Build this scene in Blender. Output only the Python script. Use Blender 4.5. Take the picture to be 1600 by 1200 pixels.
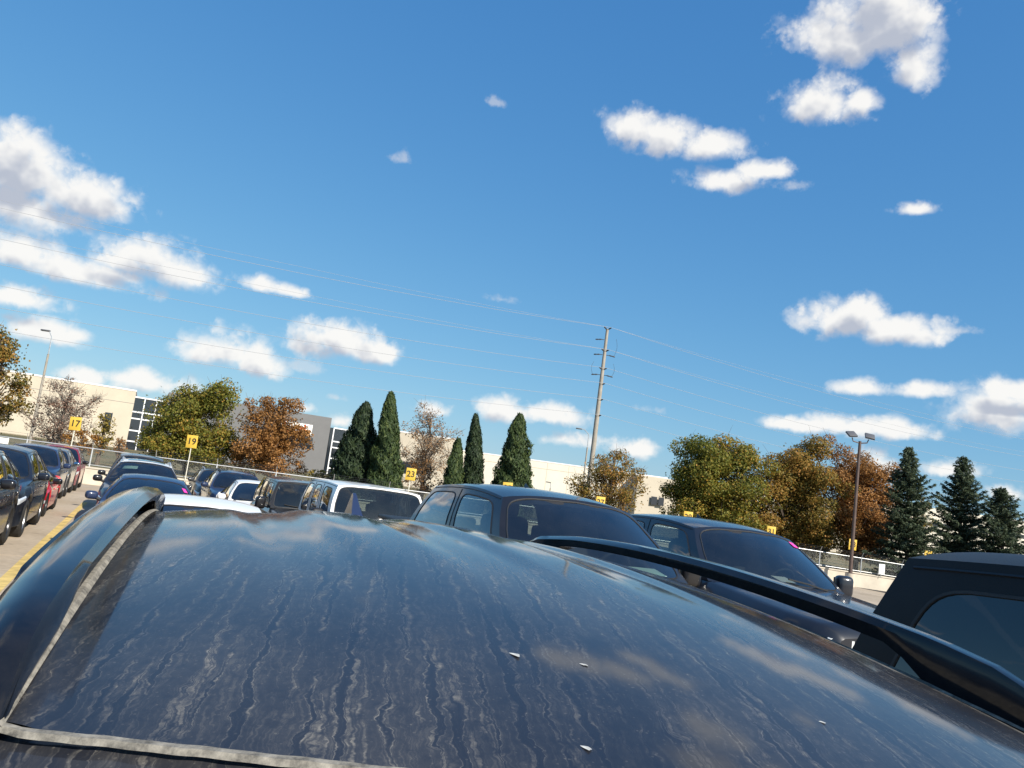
import bpy, bmesh, math, random
import numpy as np
from mathutils import Vector, Matrix

random.seed(7); rng = np.random.default_rng(11)
S = bpy.context.scene; C = S.collection
for o in list(bpy.data.objects): bpy.data.objects.remove(o)
R = math.radians

# ------------------------------------------------------------------ camera
F = 1250.0; ROLL = R(7.6); PITCH = math.atan(166.0 / F); HC = 1.98
cp, sp, cr, sr = math.cos(PITCH), math.sin(PITCH), math.cos(ROLL), math.sin(ROLL)
R0, U0, FW = Vector((1, 0, 0)), Vector((0, -sp, cp)), Vector((0, cp, sp))
cam = bpy.data.cameras.new('camera'); cam_o = bpy.data.objects.new('camera', cam); C.objects.link(cam_o)
cam.sensor_width = 36; cam.lens = 36 * F / 1600; cam.clip_start = 0.02; cam.clip_end = 6000
rv = R0 * cr + U0 * sr; uv = U0 * cr - R0 * sr
m = Matrix((rv, uv, -FW)).transposed().to_4x4(); m.translation = (0, 0, HC); cam_o.matrix_world = m
S.camera = cam_o

def ray(px, py):                       # photograph pixel -> direction, per metre of Y
    dx, dy = px - 800, 600 - py
    x, y = dx * cr - dy * sr, dx * sr + dy * cr
    return Vector((x, F * cp - y * sp, F * sp + y * cp))
def atY(px, py, Y):
    d = ray(px, py); d = d / d.y
    return Vector((d.x * Y, Y, HC + d.z * Y))

# ------------------------------------------------------------------ light, sky
SUN_AZ, SUN_EL = R(136), R(34)         # azimuth clockwise from +Y
sun_dir = Vector((math.sin(SUN_AZ) * math.cos(SUN_EL), math.cos(SUN_AZ) * math.cos(SUN_EL), math.sin(SUN_EL)))
sl = bpy.data.lights.new('sun', 'SUN'); sl.energy = 4.3; sl.angle = R(0.53); sl.color = (1.0, 0.93, 0.82)
so = bpy.data.objects.new('sun', sl); C.objects.link(so)
so.rotation_euler = (-sun_dir).to_track_quat('-Z', 'Y').to_euler(); so.location = (20, -20, 40)
vs = S.view_settings; vs.view_transform = 'Standard'; vs.look = 'None'; vs.exposure = 0.8; vs.gamma = 1; vs.use_curve_mapping = False

def node(nt, typ, inputs=None, **kw):
    n = nt.nodes.new(typ)
    for k, v in kw.items(): setattr(n, k, v)
    for k, v in (inputs or {}).items():
        if isinstance(v, bpy.types.NodeSocket): nt.links.new(v, n.inputs[k])
        else: n.inputs[k].default_value = v
    return n
def math_(nt, op, a, b=0.0, c=0.0, clamp=False):
    n = node(nt, 'ShaderNodeMath', {0: a, 1: b, 2: c}, operation=op); n.use_clamp = clamp
    return n.outputs[0]

BLOBS = [  # px, py, rx, ry, weight
 (28,272,95,56,1),(110,306,88,42,1),(0,240,62,56,1),(20,322,110,38,1),(150,325,60,30,1),(35,355,50,22,.75),
 (45,402,80,30,1),(110,425,95,26,1),(170,430,50,18,.9),(235,402,72,32,1),(285,430,62,28,1),(190,412,50,22,.9),
 (28,465,70,27,.9),(410,446,30,15,.85),(460,458,34,13,.85),(80,520,62,26,.92),(120,525,30,18,.9),
 (355,552,62,34,1),(400,570,44,27,1),(315,555,35,22,.8),(478,573,46,15,.72),(525,533,72,30,1),(580,552,54,22,1),(487,545,42,20,1),
 (240,602,66,22,.95),(195,592,40,16,.85),(785,468,34,12,.72),(630,250,22,16,.62),(775,160,22,12,.62),(130,590,34,17,.9),
 (985,203,46,34,1),(1045,222,58,32,1),(1108,234,58,26,.95),(1130,285,64,25,.88),(1190,268,52,20,.85),(1240,292,36,15,.72),
 (1310,66,84,52,.9),(1400,40,66,62,1),(1365,15,86,56,1),(1428,112,40,50,.9),(1288,165,56,40,1),(1340,160,46,22,.9),
 (1428,328,36,14,.8),(1318,502,64,33,1),(1348,488,42,30,1),(1400,518,64,25,1),(1440,527,36,20,1),(1506,518,30,9,.78),(1262,510,28,12,.7),
 (1348,607,46,17,1),(1440,612,52,15,.9),(1558,650,74,42,1),(1592,614,66,17,1),(1250,664,60,13,.95),(1320,667,74,19,1),(1392,670,56,20,1),
 (795,645,52,21,1),(860,648,62,23,1),(890,690,44,16,.9),(985,702,36,19,1),(680,643,34,17,.9),
 (1370,738,44,27,1),(1482,735,54,19,.9),(1575,772,38,20,.9),(470,638,30,11,.8),(530,660,34,16,.8),(525,622,22,9,.7),(1010,640,40,10,.6)]

W = bpy.data.worlds.new('World'); S.world = W; W.use_nodes = True
nt = W.node_tree; nt.nodes.clear()
tc = node(nt, 'ShaderNodeTexCoord'); d0 = tc.outputs['Generated']
sky = node(nt, 'ShaderNodeTexSky', sky_type='NISHITA'); sky.sun_disc = False
sky.sun_elevation = SUN_EL; sky.sun_rotation = SUN_AZ; sky.altitude = 150; sky.air_density = 1.0; sky.dust_density = .35; sky.ozone_density = 2.2
sr_ = node(nt, 'ShaderNodeSeparateColor', {0: sky.outputs[0]})      # clear-air grade of the whole sky
chan = [math_(nt, 'MULTIPLY', math_(nt, 'POWER', math_(nt, 'MULTIPLY', sr_.outputs[i], .1), gm), k * 10) for i, (gm, k) in enumerate(((.92, .36), (.62, .44), (.367, .51)))]
hs = node(nt, 'ShaderNodeCombineColor', {0: chan[0], 1: chan[1], 2: chan[2]}).outputs[0]
shift_v = (sun_dir * .55 + Vector((0, 0, 1)) * .8).normalized() * .022
def dot_(t, vec, c): return node(t, 'ShaderNodeVectorMath', {0: vec, 1: c}, operation='DOT_PRODUCT').outputs['Value']
def smooth_(t, x, a, b, hi=1.0): return node(t, 'ShaderNodeMapRange', {0: x, 1: a, 2: b, 3: 0.0, 4: hi}, interpolation_type='SMOOTHSTEP').outputs[0]
dfw = dot_(nt, d0, FW)
def noise1(t, vec, det=5.0): return node(t, 'ShaderNodeTexNoise', {'Vector': vec, 'Scale': 24.0, 'Detail': det, 'Roughness': .58})
def blob_field(t, vec, blobs, op='SMOOTH_MAX'):
    acc = None
    for (c, t1, t2, w) in blobs:
        u_, v_ = dot_(t, vec, t1), dot_(t, vec, t2); v_ = math_(t, 'MAXIMUM', v_, math_(t, 'MULTIPLY', v_, -1.55))
        v = math_(t, 'SUBTRACT', w, math_(t, 'SQRT', math_(t, 'MULTIPLY_ADD', v_, v_, math_(t, 'MULTIPLY', u_, u_))))
        acc = v if acc is None else math_(t, op, acc, v, .12)
    return acc
def rest_field(t, vec):                # the same scattered fair-weather cloud over the rest of the dome
    sx = node(t, 'ShaderNodeSeparateXYZ', {0: vec}); zc = math_(t, 'MAXIMUM', sx.outputs[2], .07)
    flat = node(t, 'ShaderNodeCombineXYZ', {0: math_(t, 'DIVIDE', sx.outputs[0], zc), 1: math_(t, 'DIVIDE', sx.outputs[1], zc), 2: 0.0})
    bn = node(t, 'ShaderNodeTexNoise', {'Vector': flat.outputs[0], 'Scale': 1.1, 'Detail': 2.0}); r_ = math_(t, 'MULTIPLY_ADD', bn.outputs[0], 6.0, -3.75)
    return math_(t, 'SUBTRACT', r_, smooth_(t, dot_(t, vec, FW), .70, .76, 2.0))
def billow(t, vec, n1, acc, det=2.0):
    wq = node(t, 'ShaderNodeVectorMath', {0: vec, 1: math_(t, 'MULTIPLY', n1.outputs[0], .045)}, operation='ADD')
    vo = node(t, 'ShaderNodeTexVoronoi', {'Vector': wq.outputs[0], 'Scale': 34.0, 'Detail': det, 'Roughness': .55, 'Lacunarity': 2.3}, feature='F1'); vo.normalize = True
    return math_(t, 'SUBTRACT', math_(t, 'MULTIPLY_ADD', vo.outputs['Distance'], -1.1, math_(t, 'MULTIPLY_ADD', n1.outputs[0], 2.0, acc)), .60)
def leaf_group(full, wisps, generic=False):
    g = bpy.data.node_groups.new('clouds', 'ShaderNodeTree')
    g.interface.new_socket('Vector', in_out='INPUT', socket_type='NodeSocketVector'); g.interface.new_socket('Sky', in_out='INPUT', socket_type='NodeSocketColor'); g.interface.new_socket('Shader', in_out='OUTPUT', socket_type='NodeSocketShader')
    gi = g.nodes.new('NodeGroupInput'); go = g.nodes.new('NodeGroupOutput'); v0, skyc = gi.outputs[0], gi.outputs[1]
    v1 = node(g, 'ShaderNodeVectorMath', {0: v0, 1: shift_v}, operation='ADD').outputs[0]
    col = skyc
    def cover(base, fac, occ):
        cc = node(g, 'ShaderNodeMix', {0: occ, 6: (5.7, 5.6, 5.4, 1), 7: (2.9, 3.1, 3.6, 1)}, data_type='RGBA')
        return node(g, 'ShaderNodeMix', {0: fac, 6: base, 7: cc.outputs[2]}, data_type='RGBA').outputs[2]
    if wisps:
        a_ = blob_field(g, v0, wisps); n2 = node(g, 'ShaderNodeTexNoise', {'Vector': v0, 'Scale': 60.0, 'Detail': 4.0, 'Roughness': .6}); n1 = noise1(g, v0)
        wi = math_(g, 'SUBTRACT', math_(g, 'MULTIPLY_ADD', n2.outputs[0], 2.0, math_(g, 'MULTIPLY_ADD', n1.outputs[0], 2.2, a_)), 2.03)
        col = cover(col, smooth_(g, wi, -.1, .8, .42), .35)
    if full or generic:
        a_ = rest_field(g, v0) if generic else blob_field(g, v0, full)
        f0 = billow(g, v0, noise1(g, v0), a_); f1 = math_(g, 'SUBTRACT', math_(g, 'MULTIPLY_ADD', noise1(g, v1, 3.0).outputs[0], 2.0, rest_field(g, v1) if generic else blob_field(g, v1, full, 'MAXIMUM')), 1.15)
        col = cover(col, math_(g, 'MULTIPLY', smooth_(g, f0, -.12, .72), .95), smooth_(g, f1, -.05, .72))
    sh = node(g, 'ShaderNodeBackground', {0: col, 1: .1}).outputs[0]
    g.links.new(sh, go.inputs[0])
    n = node(nt, 'ShaderNodeGroup'); n.node_tree = g; nt.links.new(d0, n.inputs[0]); nt.links.new(hs, n.inputs[1]); return n.outputs[0]
items = []
for (px, py, rx, ry, w) in BLOBS:
    c = ray(px, py).normalized(); t1 = Vector((c.y, -c.x, 0)).normalized(); t2 = t1.cross(c)
    if t2.z < 0: t2 = -t2
    k = c.dot(FW) / F * 1.16; items.append(((c, t1 / (rx * k), t2 / (ry * k), w),))
inside = leaf_group([q[0] for q in items if q[0][3] >= .8], [q[0] for q in items if q[0][3] < .8])
pick = node(nt, 'ShaderNodeMixShader', {0: math_(nt, 'GREATER_THAN', dfw, .76), 1: leaf_group([], [], True), 2: inside})
wo = node(nt, 'ShaderNodeOutputWorld', {0: pick.outputs[0]})
W.cycles.sampling_method = 'NONE'

# ------------------------------------------------------------------ frames and helpers
TH = R(24.1); AX = Vector((-math.sin(TH), math.cos(TH), 0)); BX = Vector((math.cos(TH), math.sin(TH), 0))
def AB(a, b): return AX * a + BX * b
def gz(x, y): return -.0120 * min(max(y - 8, 0), 62) - .025 * min(max(x - 4, 0), 50)
def on_ground(px, py):
    d = ray(px, py); d = d / d.y; Y = 20.0
    for _ in range(30):
        Y = (gz(d.x * Y, Y) - HC) / d.z
    return Vector((d.x * Y, Y, gz(d.x * Y, Y)))
FP, FD, FS = Vector((-20.8, 39.2, 0)), Vector((5.33, 1.252, 0)), 5.475     # fence: foot of sign 17, step between signs
FU = FD / FS; FN = Vector((-FU.y, FU.x, 0))
def fence_pt(n, off=0.0):
    p = FP + FD * n + FN * off
    return Vector((p.x, p.y, gz(p.x, p.y)))
def lawn_z(x, y):
    q = Vector((x, y, 0)) - FP; n = q.dot(FU) / FS; d = max(q.dot(FN), 0)
    return fence_pt(n).z + .70 + .003 * min(d, 120)

def tag(o, label=None, cat=None, group=None, kind=None):
    for k, v in (('label', label), ('category', cat), ('group', group), ('kind', kind)):
        if v: o[k] = v
    return o
def empty(name, loc=(0, 0, 0), rz=0.0):
    o = bpy.data.objects.new(name, None); C.objects.link(o); o.location = loc; o.rotation_euler = (0, 0, rz); o.empty_display_size = .2
    return o
def link(name, me, parent=None):
    o = bpy.data.objects.new(name, me); C.objects.link(o)
    if parent: o.parent = parent
    return o

def lerp(a, b, t): return a + (b - a) * t
class MB:
    def __init__(s): s.v = []; s.f = []; s.m = []
    def add(s, vs, fs, mi=0):
        k = len(s.v); s.v += [tuple(p) for p in vs]; s.f += [tuple(i + k for i in f) for f in fs]; s.m += [mi] * len(fs); return s
    def box(s, c, d, M=None, mi=0):
        c = Vector(c); h = Vector(d) / 2
        vs = [Vector((x * h.x, y * h.y, z * h.z)) for x in (-1, 1) for y in (-1, 1) for z in (-1, 1)]
        vs = [(M @ p if M else p) + c for p in vs]
        return s.add(vs, [(0, 1, 3, 2), (4, 6, 7, 5), (0, 4, 5, 1), (2, 3, 7, 6), (0, 2, 6, 4), (1, 5, 7, 3)], mi)
    def rbox(s, c, d, r, M=None, mi=0, seg=2):
        bm = bmesh.new(); bmesh.ops.create_cube(bm, size=1)
        for v in bm.verts: v.co = Vector((v.co.x * d[0], v.co.y * d[1], v.co.z * d[2]))
        bmesh.ops.bevel(bm, geom=bm.edges[:], offset=r, segments=seg, profile=.5, affect='EDGES')
        bm.verts.index_update(); c = Vector(c)
        vs = [(M @ v.co if M else v.co) + c for v in bm.verts]; fs = [[v.index for v in f.verts] for f in bm.faces]; bm.free()
        return s.add(vs, fs, mi)
    def tube(s, pts, r, n=8, mi=0, caps=True):
        pts = [Vector(p) for p in pts]; k = len(pts); rs = r if isinstance(r, (list, tuple)) else [r] * k
        vs = []; fs = []; prev = None
        for i, p in enumerate(pts):
            t = (pts[min(i + 1, k - 1)] - pts[max(i - 1, 0)]).normalized()
            if prev is None:
                x = t.cross(Vector((0, 0, 1)))
                if x.length < .1: x = t.cross(Vector((0, 1, 0)))
            else: x = prev - t * prev.dot(t)
            x.normalize(); prev = x; y = t.cross(x)
            vs += [p + (x * math.cos(2 * math.pi * j / n) + y * math.sin(2 * math.pi * j / n)) * rs[i] for j in range(n)]
        for i in range(k - 1):
            for j in range(n):
                a, b = i * n + j, i * n + (j + 1) % n; fs.append((a, b, b + n, a + n))
        if caps: fs.append(tuple(range(n))[::-1]); fs.append(tuple(range((k - 1) * n, k * n)))
        return s.add(vs, fs, mi)
    def lathe(s, prof, n=24, M=None, mi=0):          # prof: (axial, radius), axis local Y
        vs = []; fs = []; k = len(prof)
        for i in range(n):
            a = 2 * math.pi * i / n
            for (y, r) in prof:
                p = Vector((r * math.cos(a), y, r * math.sin(a))); vs.append(M @ p if M else p)
        for i in range(n):
            for j in range(k - 1):
                a, b = i * k + j, ((i + 1) % n) * k + j; fs.append((a, a + 1, b + 1, b))
        return s.add(vs, fs, mi)
    def grid(s, fn, nu, nv, mi=0, flip=False):
        vs = [fn(i / nu, j / nv) for i in range(nu + 1) for j in range(nv + 1)]; fs = []
        for i in range(nu):
            for j in range(nv):
                a = i * (nv + 1) + j; q = (a, a + nv + 1, a + nv + 2, a + 1); fs.append(q[::-1] if flip else q)
        return s.add(vs, fs, mi)
    def mesh(s, name, mats, smooth=38):
        me = bpy.data.meshes.new(name); me.from_pydata(s.v, [], s.f)
        for q in (mats if isinstance(mats, (list, tuple)) else [mats]): me.materials.append(q)
        if any(s.m): me.polygons.foreach_set('material_index', s.m)
        if smooth:
            me.polygons.foreach_set('use_smooth', [True] * len(s.f)); me.set_sharp_from_angle(angle=R(smooth))
        me.update(); return me
    def build(s, name, mats, parent=None, smooth=38): return link(name, s.mesh(name, mats, smooth), parent)

# ------------------------------------------------------------------ materials
M = {}
def mat(name, col=(.5, .5, .5), rough=.5, metal=0.0, coat=0.0, coat_rough=.03, var=0.0, vscale=6.0, bump=0.0, bscale=40.0, spec=None, emit=None):
    m = bpy.data.materials.new(name); m.use_nodes = True; t = m.node_tree; b = t.nodes['Principled BSDF']
    b.inputs['Base Color'].default_value = (*col, 1); b.inputs['Roughness'].default_value = rough; b.inputs['Metallic'].default_value = metal
    b.inputs['Coat Weight'].default_value = coat; b.inputs['Coat Roughness'].default_value = coat_rough
    if spec is not None: b.inputs['Specular IOR Level'].default_value = spec
    tcn = node(t, 'ShaderNodeTexCoord')
    if var:
        n = node(t, 'ShaderNodeTexNoise', {'Vector': tcn.outputs['Object'], 'Scale': vscale, 'Detail': 5.0, 'Roughness': .6})
        mr = node(t, 'ShaderNodeMapRange', {0: n.outputs[0], 1: .3, 2: .7, 3: 1 - var, 4: 1 + var})
        mm = node(t, 'ShaderNodeVectorMath', {0: (*col,), 1: mr.outputs[0]}, operation='MULTIPLY')
        t.links.new(mm.outputs[0], b.inputs['Base Color'])
    if bump:
        n = node(t, 'ShaderNodeTexNoise', {'Vector': tcn.outputs['Object'], 'Scale': bscale, 'Detail': 4.0})
        bp = node(t, 'ShaderNodeBump', {'Height': n.outputs[0], 'Strength': bump, 'Distance': .02}); t.links.new(bp.outputs[0], b.inputs['Normal'])
    M[name] = m; return m
def paint(name, col, dust=.12):
    m = bpy.data.materials.new(name); m.use_nodes = True; t = m.node_tree; b = t.nodes['Principled BSDF']
    tcn = node(t, 'ShaderNodeTexCoord')
    n = node(t, 'ShaderNodeTexNoise', {'Vector': tcn.outputs['Object'], 'Scale': 3.0, 'Detail': 6.0, 'Roughness': .65})
    fac = node(t, 'ShaderNodeMapRange', {0: n.outputs[0], 1: .35, 2: .75, 3: dust * .4, 4: dust})
    c = node(t, 'ShaderNodeMix', {0: fac.outputs[0], 6: (*col, 1), 7: (.30, .27, .23, 1)}, data_type='RGBA')
    t.links.new(c.outputs[2], b.inputs['Base Color'])
    b.inputs['Roughness'].default_value = .38; b.inputs['Specular IOR Level'].default_value = .2
    b.inputs['Coat Weight'].default_value = .8
    cr_ = node(t, 'ShaderNodeMapRange', {0: n.outputs[0], 1: .3, 2: .8, 3: .04, 4: .16}); t.links.new(cr_.outputs[0], b.inputs['Coat Roughness'])
    M[name] = m; return m
paint('p_black', (.007, .007, .009), .03); paint('p_blackblue', (.008, .011, .019), .03); paint('p_navy', (.014, .026, .07), .04); paint('p_white', (.82, .81, .78), .04)
paint('p_grey', (.075, .08, .088)); paint('p_darkgrey', (.03, .033, .038)); paint('p_red', (.55, .008, .02), .05); paint('p_magenta', (.22, .008, .03), .05)
paint('p_slate', (.035, .042, .052), .06)
mat('matte_black', (.012, .012, .013), .55, bump=.15, bscale=220)
mat('hardtop_black', (.007, .007, .008), .45, bump=.12, bscale=300, var=.25, spec=.25)
mat('rubber', (.018, .017, .016), .8, var=.3, vscale=14)
mat('alloy', (.42, .42, .42), .32, .9); mat('dark_alloy', (.06, .06, .065), .35, .8)
mat('chrome', (.65, .66, .68), .12, 1.0); mat('interior', (.016, .016, .018), .75, var=.2); mat('seat_fabric', (.03, .03, .033), .8, var=.25, vscale=20)
mat('interior_light', (.22, .2, .18), .8)
mat('lens', (.75, .78, .8), .08, .25, 1.0); mat('tail_red', (.28, .008, .01), .2, coat=1); mat('amber', (.75, .25, .03), .25)
mat('paper', (.55, .72, .66), .8); mat('white_paper', (.75, .75, .72), .8); mat('pink_sticker', (.85, .06, .38), .6)
mat('concrete_wall', (.52, .46, .37), .9, var=.14, vscale=1.2, bump=.3, bscale=25)
mat('galv', (.55, .56, .56), .42, .6, var=.12); mat('sign_yellow', (.60, .39, .045), .6, var=.12, vscale=5); mat('sign_black', (.01, .01, .01), .6)
mat('yellow_post', (.62, .6, .5), .6); mat('brown_pole', (.085, .055, .045), .55, var=.25, vscale=3); mat('lamp_body', (.12, .12, .125), .5, .3)
mat('lamp_glass', (.45, .46, .46), .25); mat('pole_grey', (.30, .27, .225), .75, var=.16, vscale=2.5, bump=.2); mat('insulator', (.05, .052, .058), .45)
mat('wire', (.42, .43, .45), .45, .4); mat('stucco', (.50, .44, .345), .92, var=.06, vscale=.5, bump=.1, bscale=8); mat('stucco_white', (.66, .61, .51), .92, var=.05, vscale=.4)
mat('grey_panel', (.13, .13, .132), .6, var=.06, vscale=.8); mat('coping', (.75, .75, .74), .5); mat('mullion', (.72, .73, .74), .5)
mat('pane_dark', (.018, .024, .032), .06, 0, .8); mat('sign_white', (.88, .87, .83), .5); mat('sign_red', (.72, .06, .02), .5); mat('sign_orange', (.82, .33, .03), .5)
mat('dropping', (.52, .51, .47), .8, var=.35, vscale=90); mat('bark', (.11, .085, .065), .92, var=.3, vscale=6, bump=.5, bscale=18); mat('bark_grey', (.17, .145, .12), .92, var=.3, vscale=6)
mat('yellow_paint', (.60, .43, .14), .8, var=.3, vscale=4)

def glass(name, tint, refl=1.0):
    m = bpy.data.materials.new(name); m.use_nodes = True; t = m.node_tree; t.nodes.clear()
    o = node(t, 'ShaderNodeOutputMaterial'); tr = node(t, 'ShaderNodeBsdfTransparent', {0: (*tint, 1)})
    tcn = node(t, 'ShaderNodeTexCoord'); n = node(t, 'ShaderNodeTexNoise', {'Vector': tcn.outputs['Object'], 'Scale': 4.0, 'Detail': 5.0})
    du = node(t, 'ShaderNodeBsdfDiffuse', {0: (.30, .29, .26, 1)}); gl = node(t, 'ShaderNodeBsdfGlossy', {0: (1, 1, 1, 1), 1: .015})
    fr = node(t, 'ShaderNodeFresnel', {0: 1.52})
    a = node(t, 'ShaderNodeMixShader', {0: math_(t, 'MULTIPLY', n.outputs[0], .05), 1: tr.outputs[0], 2: du.outputs[0]})
    b = node(t, 'ShaderNodeMixShader', {0: math_(t, 'MULTIPLY', fr.outputs[0], refl * 1.9, clamp=True), 1: a.outputs[0], 2: gl.outputs[0]})
    t.links.new(b.outputs[0], o.inputs[0]); M[name] = m
glass('glass', (.42, .48, .47)); glass('glass_tint', (.06, .065, .07)); glass('glass_black', (.008, .009, .011))

def concrete():
    m = bpy.data.materials.new('concrete'); m.use_nodes = True; t = m.node_tree; b = t.nodes['Principled BSDF']
    ge = node(t, 'ShaderNodeNewGeometry'); P = ge.outputs['Position']
    n1 = node(t, 'ShaderNodeTexNoise', {'Vector': P, 'Scale': .35, 'Detail': 6.0, 'Roughness': .6}); n2 = node(t, 'ShaderNodeTexNoise', {'Vector': P, 'Scale': 9.0, 'Detail': 5.0})
    n3 = node(t, 'ShaderNodeTexNoise', {'Vector': P, 'Scale': 1.6, 'Detail': 4.0, 'Distortion': .6})
    oi = node(t, 'ShaderNodeObjectInfo')
    r = node(t, 'ShaderNodeValToRGB', {0: n1.outputs[0]}); r.color_ramp.elements[0].color = (.35, .275, .19, 1); r.color_ramp.elements[1].color = (.47, .385, .285, 1)
    r.color_ramp.elements[0].position = .3; r.color_ramp.elements[1].position = .7
    k = node(t, 'ShaderNodeMapRange', {0: n2.outputs[0], 1: .3, 2: .7, 3: .88, 4: 1.1}); k2 = node(t, 'ShaderNodeMapRange', {0: oi.outputs['Random'], 3: .93, 4: 1.05})
    st = node(t, 'ShaderNodeMapRange', {0: n3.outputs[0], 1: .62, 2: .75, 3: 1.0, 4: .62})
    f = math_(t, 'MULTIPLY', math_(t, 'MULTIPLY', k.outputs[0], k2.outputs[0]), st.outputs[0])
    v = node(t, 'ShaderNodeVectorMath', {0: r.outputs[0], 1: f}, operation='MULTIPLY'); t.links.new(v.outputs[0], b.inputs['Base Color'])
    b.inputs['Roughness'].default_value = .88
    bp = node(t, 'ShaderNodeBump', {'Height': n2.outputs[0], 'Strength': .25, 'Distance': .01}); t.links.new(bp.outputs[0], b.inputs['Normal'])
    M['concrete'] = m
concrete()
def grass_mat():
    m = bpy.data.materials.new('lawn_grass'); m.use_nodes = True; t = m.node_tree; b = t.nodes['Principled BSDF']
    ge = node(t, 'ShaderNodeNewGeometry'); P = ge.outputs['Position']
    n1 = node(t, 'ShaderNodeTexNoise', {'Vector': P, 'Scale': .3, 'Detail': 6.0}); n2 = node(t, 'ShaderNodeTexNoise', {'Vector': P, 'Scale': 14.0, 'Detail': 4.0})
    r = node(t, 'ShaderNodeValToRGB', {0: n1.outputs[0]}); e = r.color_ramp.elements
    e[0].color = (.085, .085, .03, 1); e[0].position = .35; e[1].color = (.17, .125, .055, 1); e[1].position = .65
    k = node(t, 'ShaderNodeMapRange', {0: n2.outputs[0], 1: .3, 2: .7, 3: .6, 4: 1.4})
    v = node(t, 'ShaderNodeVectorMath', {0: r.outputs[0], 1: k.outputs[0]}, operation='MULTIPLY'); t.links.new(v.outputs[0], b.inputs['Base Color']); b.inputs['Roughness'].default_value = .95
    bp = node(t, 'ShaderNodeBump', {'Height': n2.outputs[0], 'Strength': .8, 'Distance': .05}); t.links.new(bp.outputs[0], b.inputs['Normal']); M['lawn_grass'] = m
grass_mat()
def leaf_mat(name, stops):
    m = bpy.data.materials.new(name); m.use_nodes = True; t = m.node_tree; t.nodes.clear(); o = node(t, 'ShaderNodeOutputMaterial')
    at = node(t, 'ShaderNodeAttribute', attribute_name='rnd'); r = node(t, 'ShaderNodeValToRGB', {0: at.outputs['Fac']})
    while len(r.color_ramp.elements) < len(stops): r.color_ramp.elements.new(.5)
    for e, (p, c) in zip(r.color_ramp.elements, stops): e.position = p; e.color = (*c, 1)
    d = node(t, 'ShaderNodeBsdfPrincipled', {'Base Color': r.outputs[0], 'Roughness': .6, 'Specular IOR Level': .3}); tr = node(t, 'ShaderNodeBsdfTranslucent', {0: r.outputs[0]})
    x = node(t, 'ShaderNodeMixShader', {0: .42, 1: d.outputs[0], 2: tr.outputs[0]}); t.links.new(x.outputs[0], o.inputs[0]); M[name] = m
leaf_mat('leaf_green', [(0, (0.078, 0.100, 0.017)), (.45, (0.174, 0.184, 0.032)), (.8, (0.295, 0.233, 0.041)), (1, (0.452, 0.250, 0.043))])
leaf_mat('leaf_mixed', [(0, (0.084, 0.089, 0.020)), (.4, (0.218, 0.169, 0.036)), (.75, (0.370, 0.209, 0.048)), (1, (0.504, 0.258, 0.070))])
leaf_mat('leaf_brown', [(0, (0.140, 0.075, 0.026)), (.4, (0.296, 0.149, 0.046)), (.75, (0.421, 0.209, 0.065)), (1, (0.562, 0.299, 0.117))])
leaf_mat('leaf_russet', [(0, (0.132, 0.077, 0.055)), (.5, (0.264, 0.154, 0.110)), (1, (0.396, 0.264, 0.187))])
leaf_mat('leaf_tan', [(0, (0.185, 0.114, 0.061)), (.5, (0.370, 0.228, 0.121)), (1, (0.554, 0.367, 0.209))])
leaf_mat('leaf_orange', [(0, (0.176, 0.077, 0.017)), (.5, (0.352, 0.165, 0.033)), (1, (0.462, 0.242, 0.055))])
leaf_mat('leaf_yellow', [(0, (0.132, 0.110, 0.022)), (.5, (0.297, 0.220, 0.039)), (1, (0.418, 0.297, 0.055))])
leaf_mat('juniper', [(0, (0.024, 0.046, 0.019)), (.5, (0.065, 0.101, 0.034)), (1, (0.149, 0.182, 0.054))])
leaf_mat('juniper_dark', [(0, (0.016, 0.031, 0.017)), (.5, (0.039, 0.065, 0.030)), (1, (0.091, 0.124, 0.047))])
leaf_mat('spruce', [(0, (0.035, 0.054, 0.028)), (.5, (0.082, 0.112, 0.065)), (1, (0.166, 0.198, 0.122))])
def chain_mat():
    m = bpy.data.materials.new('chain_link'); m.use_nodes = True; t = m.node_tree; t.nodes.clear(); o = node(t, 'ShaderNodeOutputMaterial')
    tcn = node(t, 'ShaderNodeTexCoord'); s = node(t, 'ShaderNodeSeparateXYZ', {0: tcn.outputs['Object']})
    k = 1 / .075; res = []
    for sg in (1, -1):
        q = math_(t, 'MULTIPLY', math_(t, 'MULTIPLY_ADD', s.outputs[2], sg, s.outputs[0]), k)
        q = math_(t, 'ABSOLUTE', math_(t, 'SUBTRACT', math_(t, 'FRACT', q), .5)); res.append(math_(t, 'LESS_THAN', q, .032))
    f = math_(t, 'MAXIMUM', res[0], res[1])
    d = node(t, 'ShaderNodeBsdfPrincipled', {'Base Color': (.3, .31, .31, 1), 'Metallic': .4, 'Roughness': .45}); tr = node(t, 'ShaderNodeBsdfTransparent')
    x = node(t, 'ShaderNodeMixShader', {0: f, 1: tr.outputs[0], 2: d.outputs[0]}); t.links.new(x.outputs[0], o.inputs[0]); M['chain_link'] = m
chain_mat()

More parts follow.
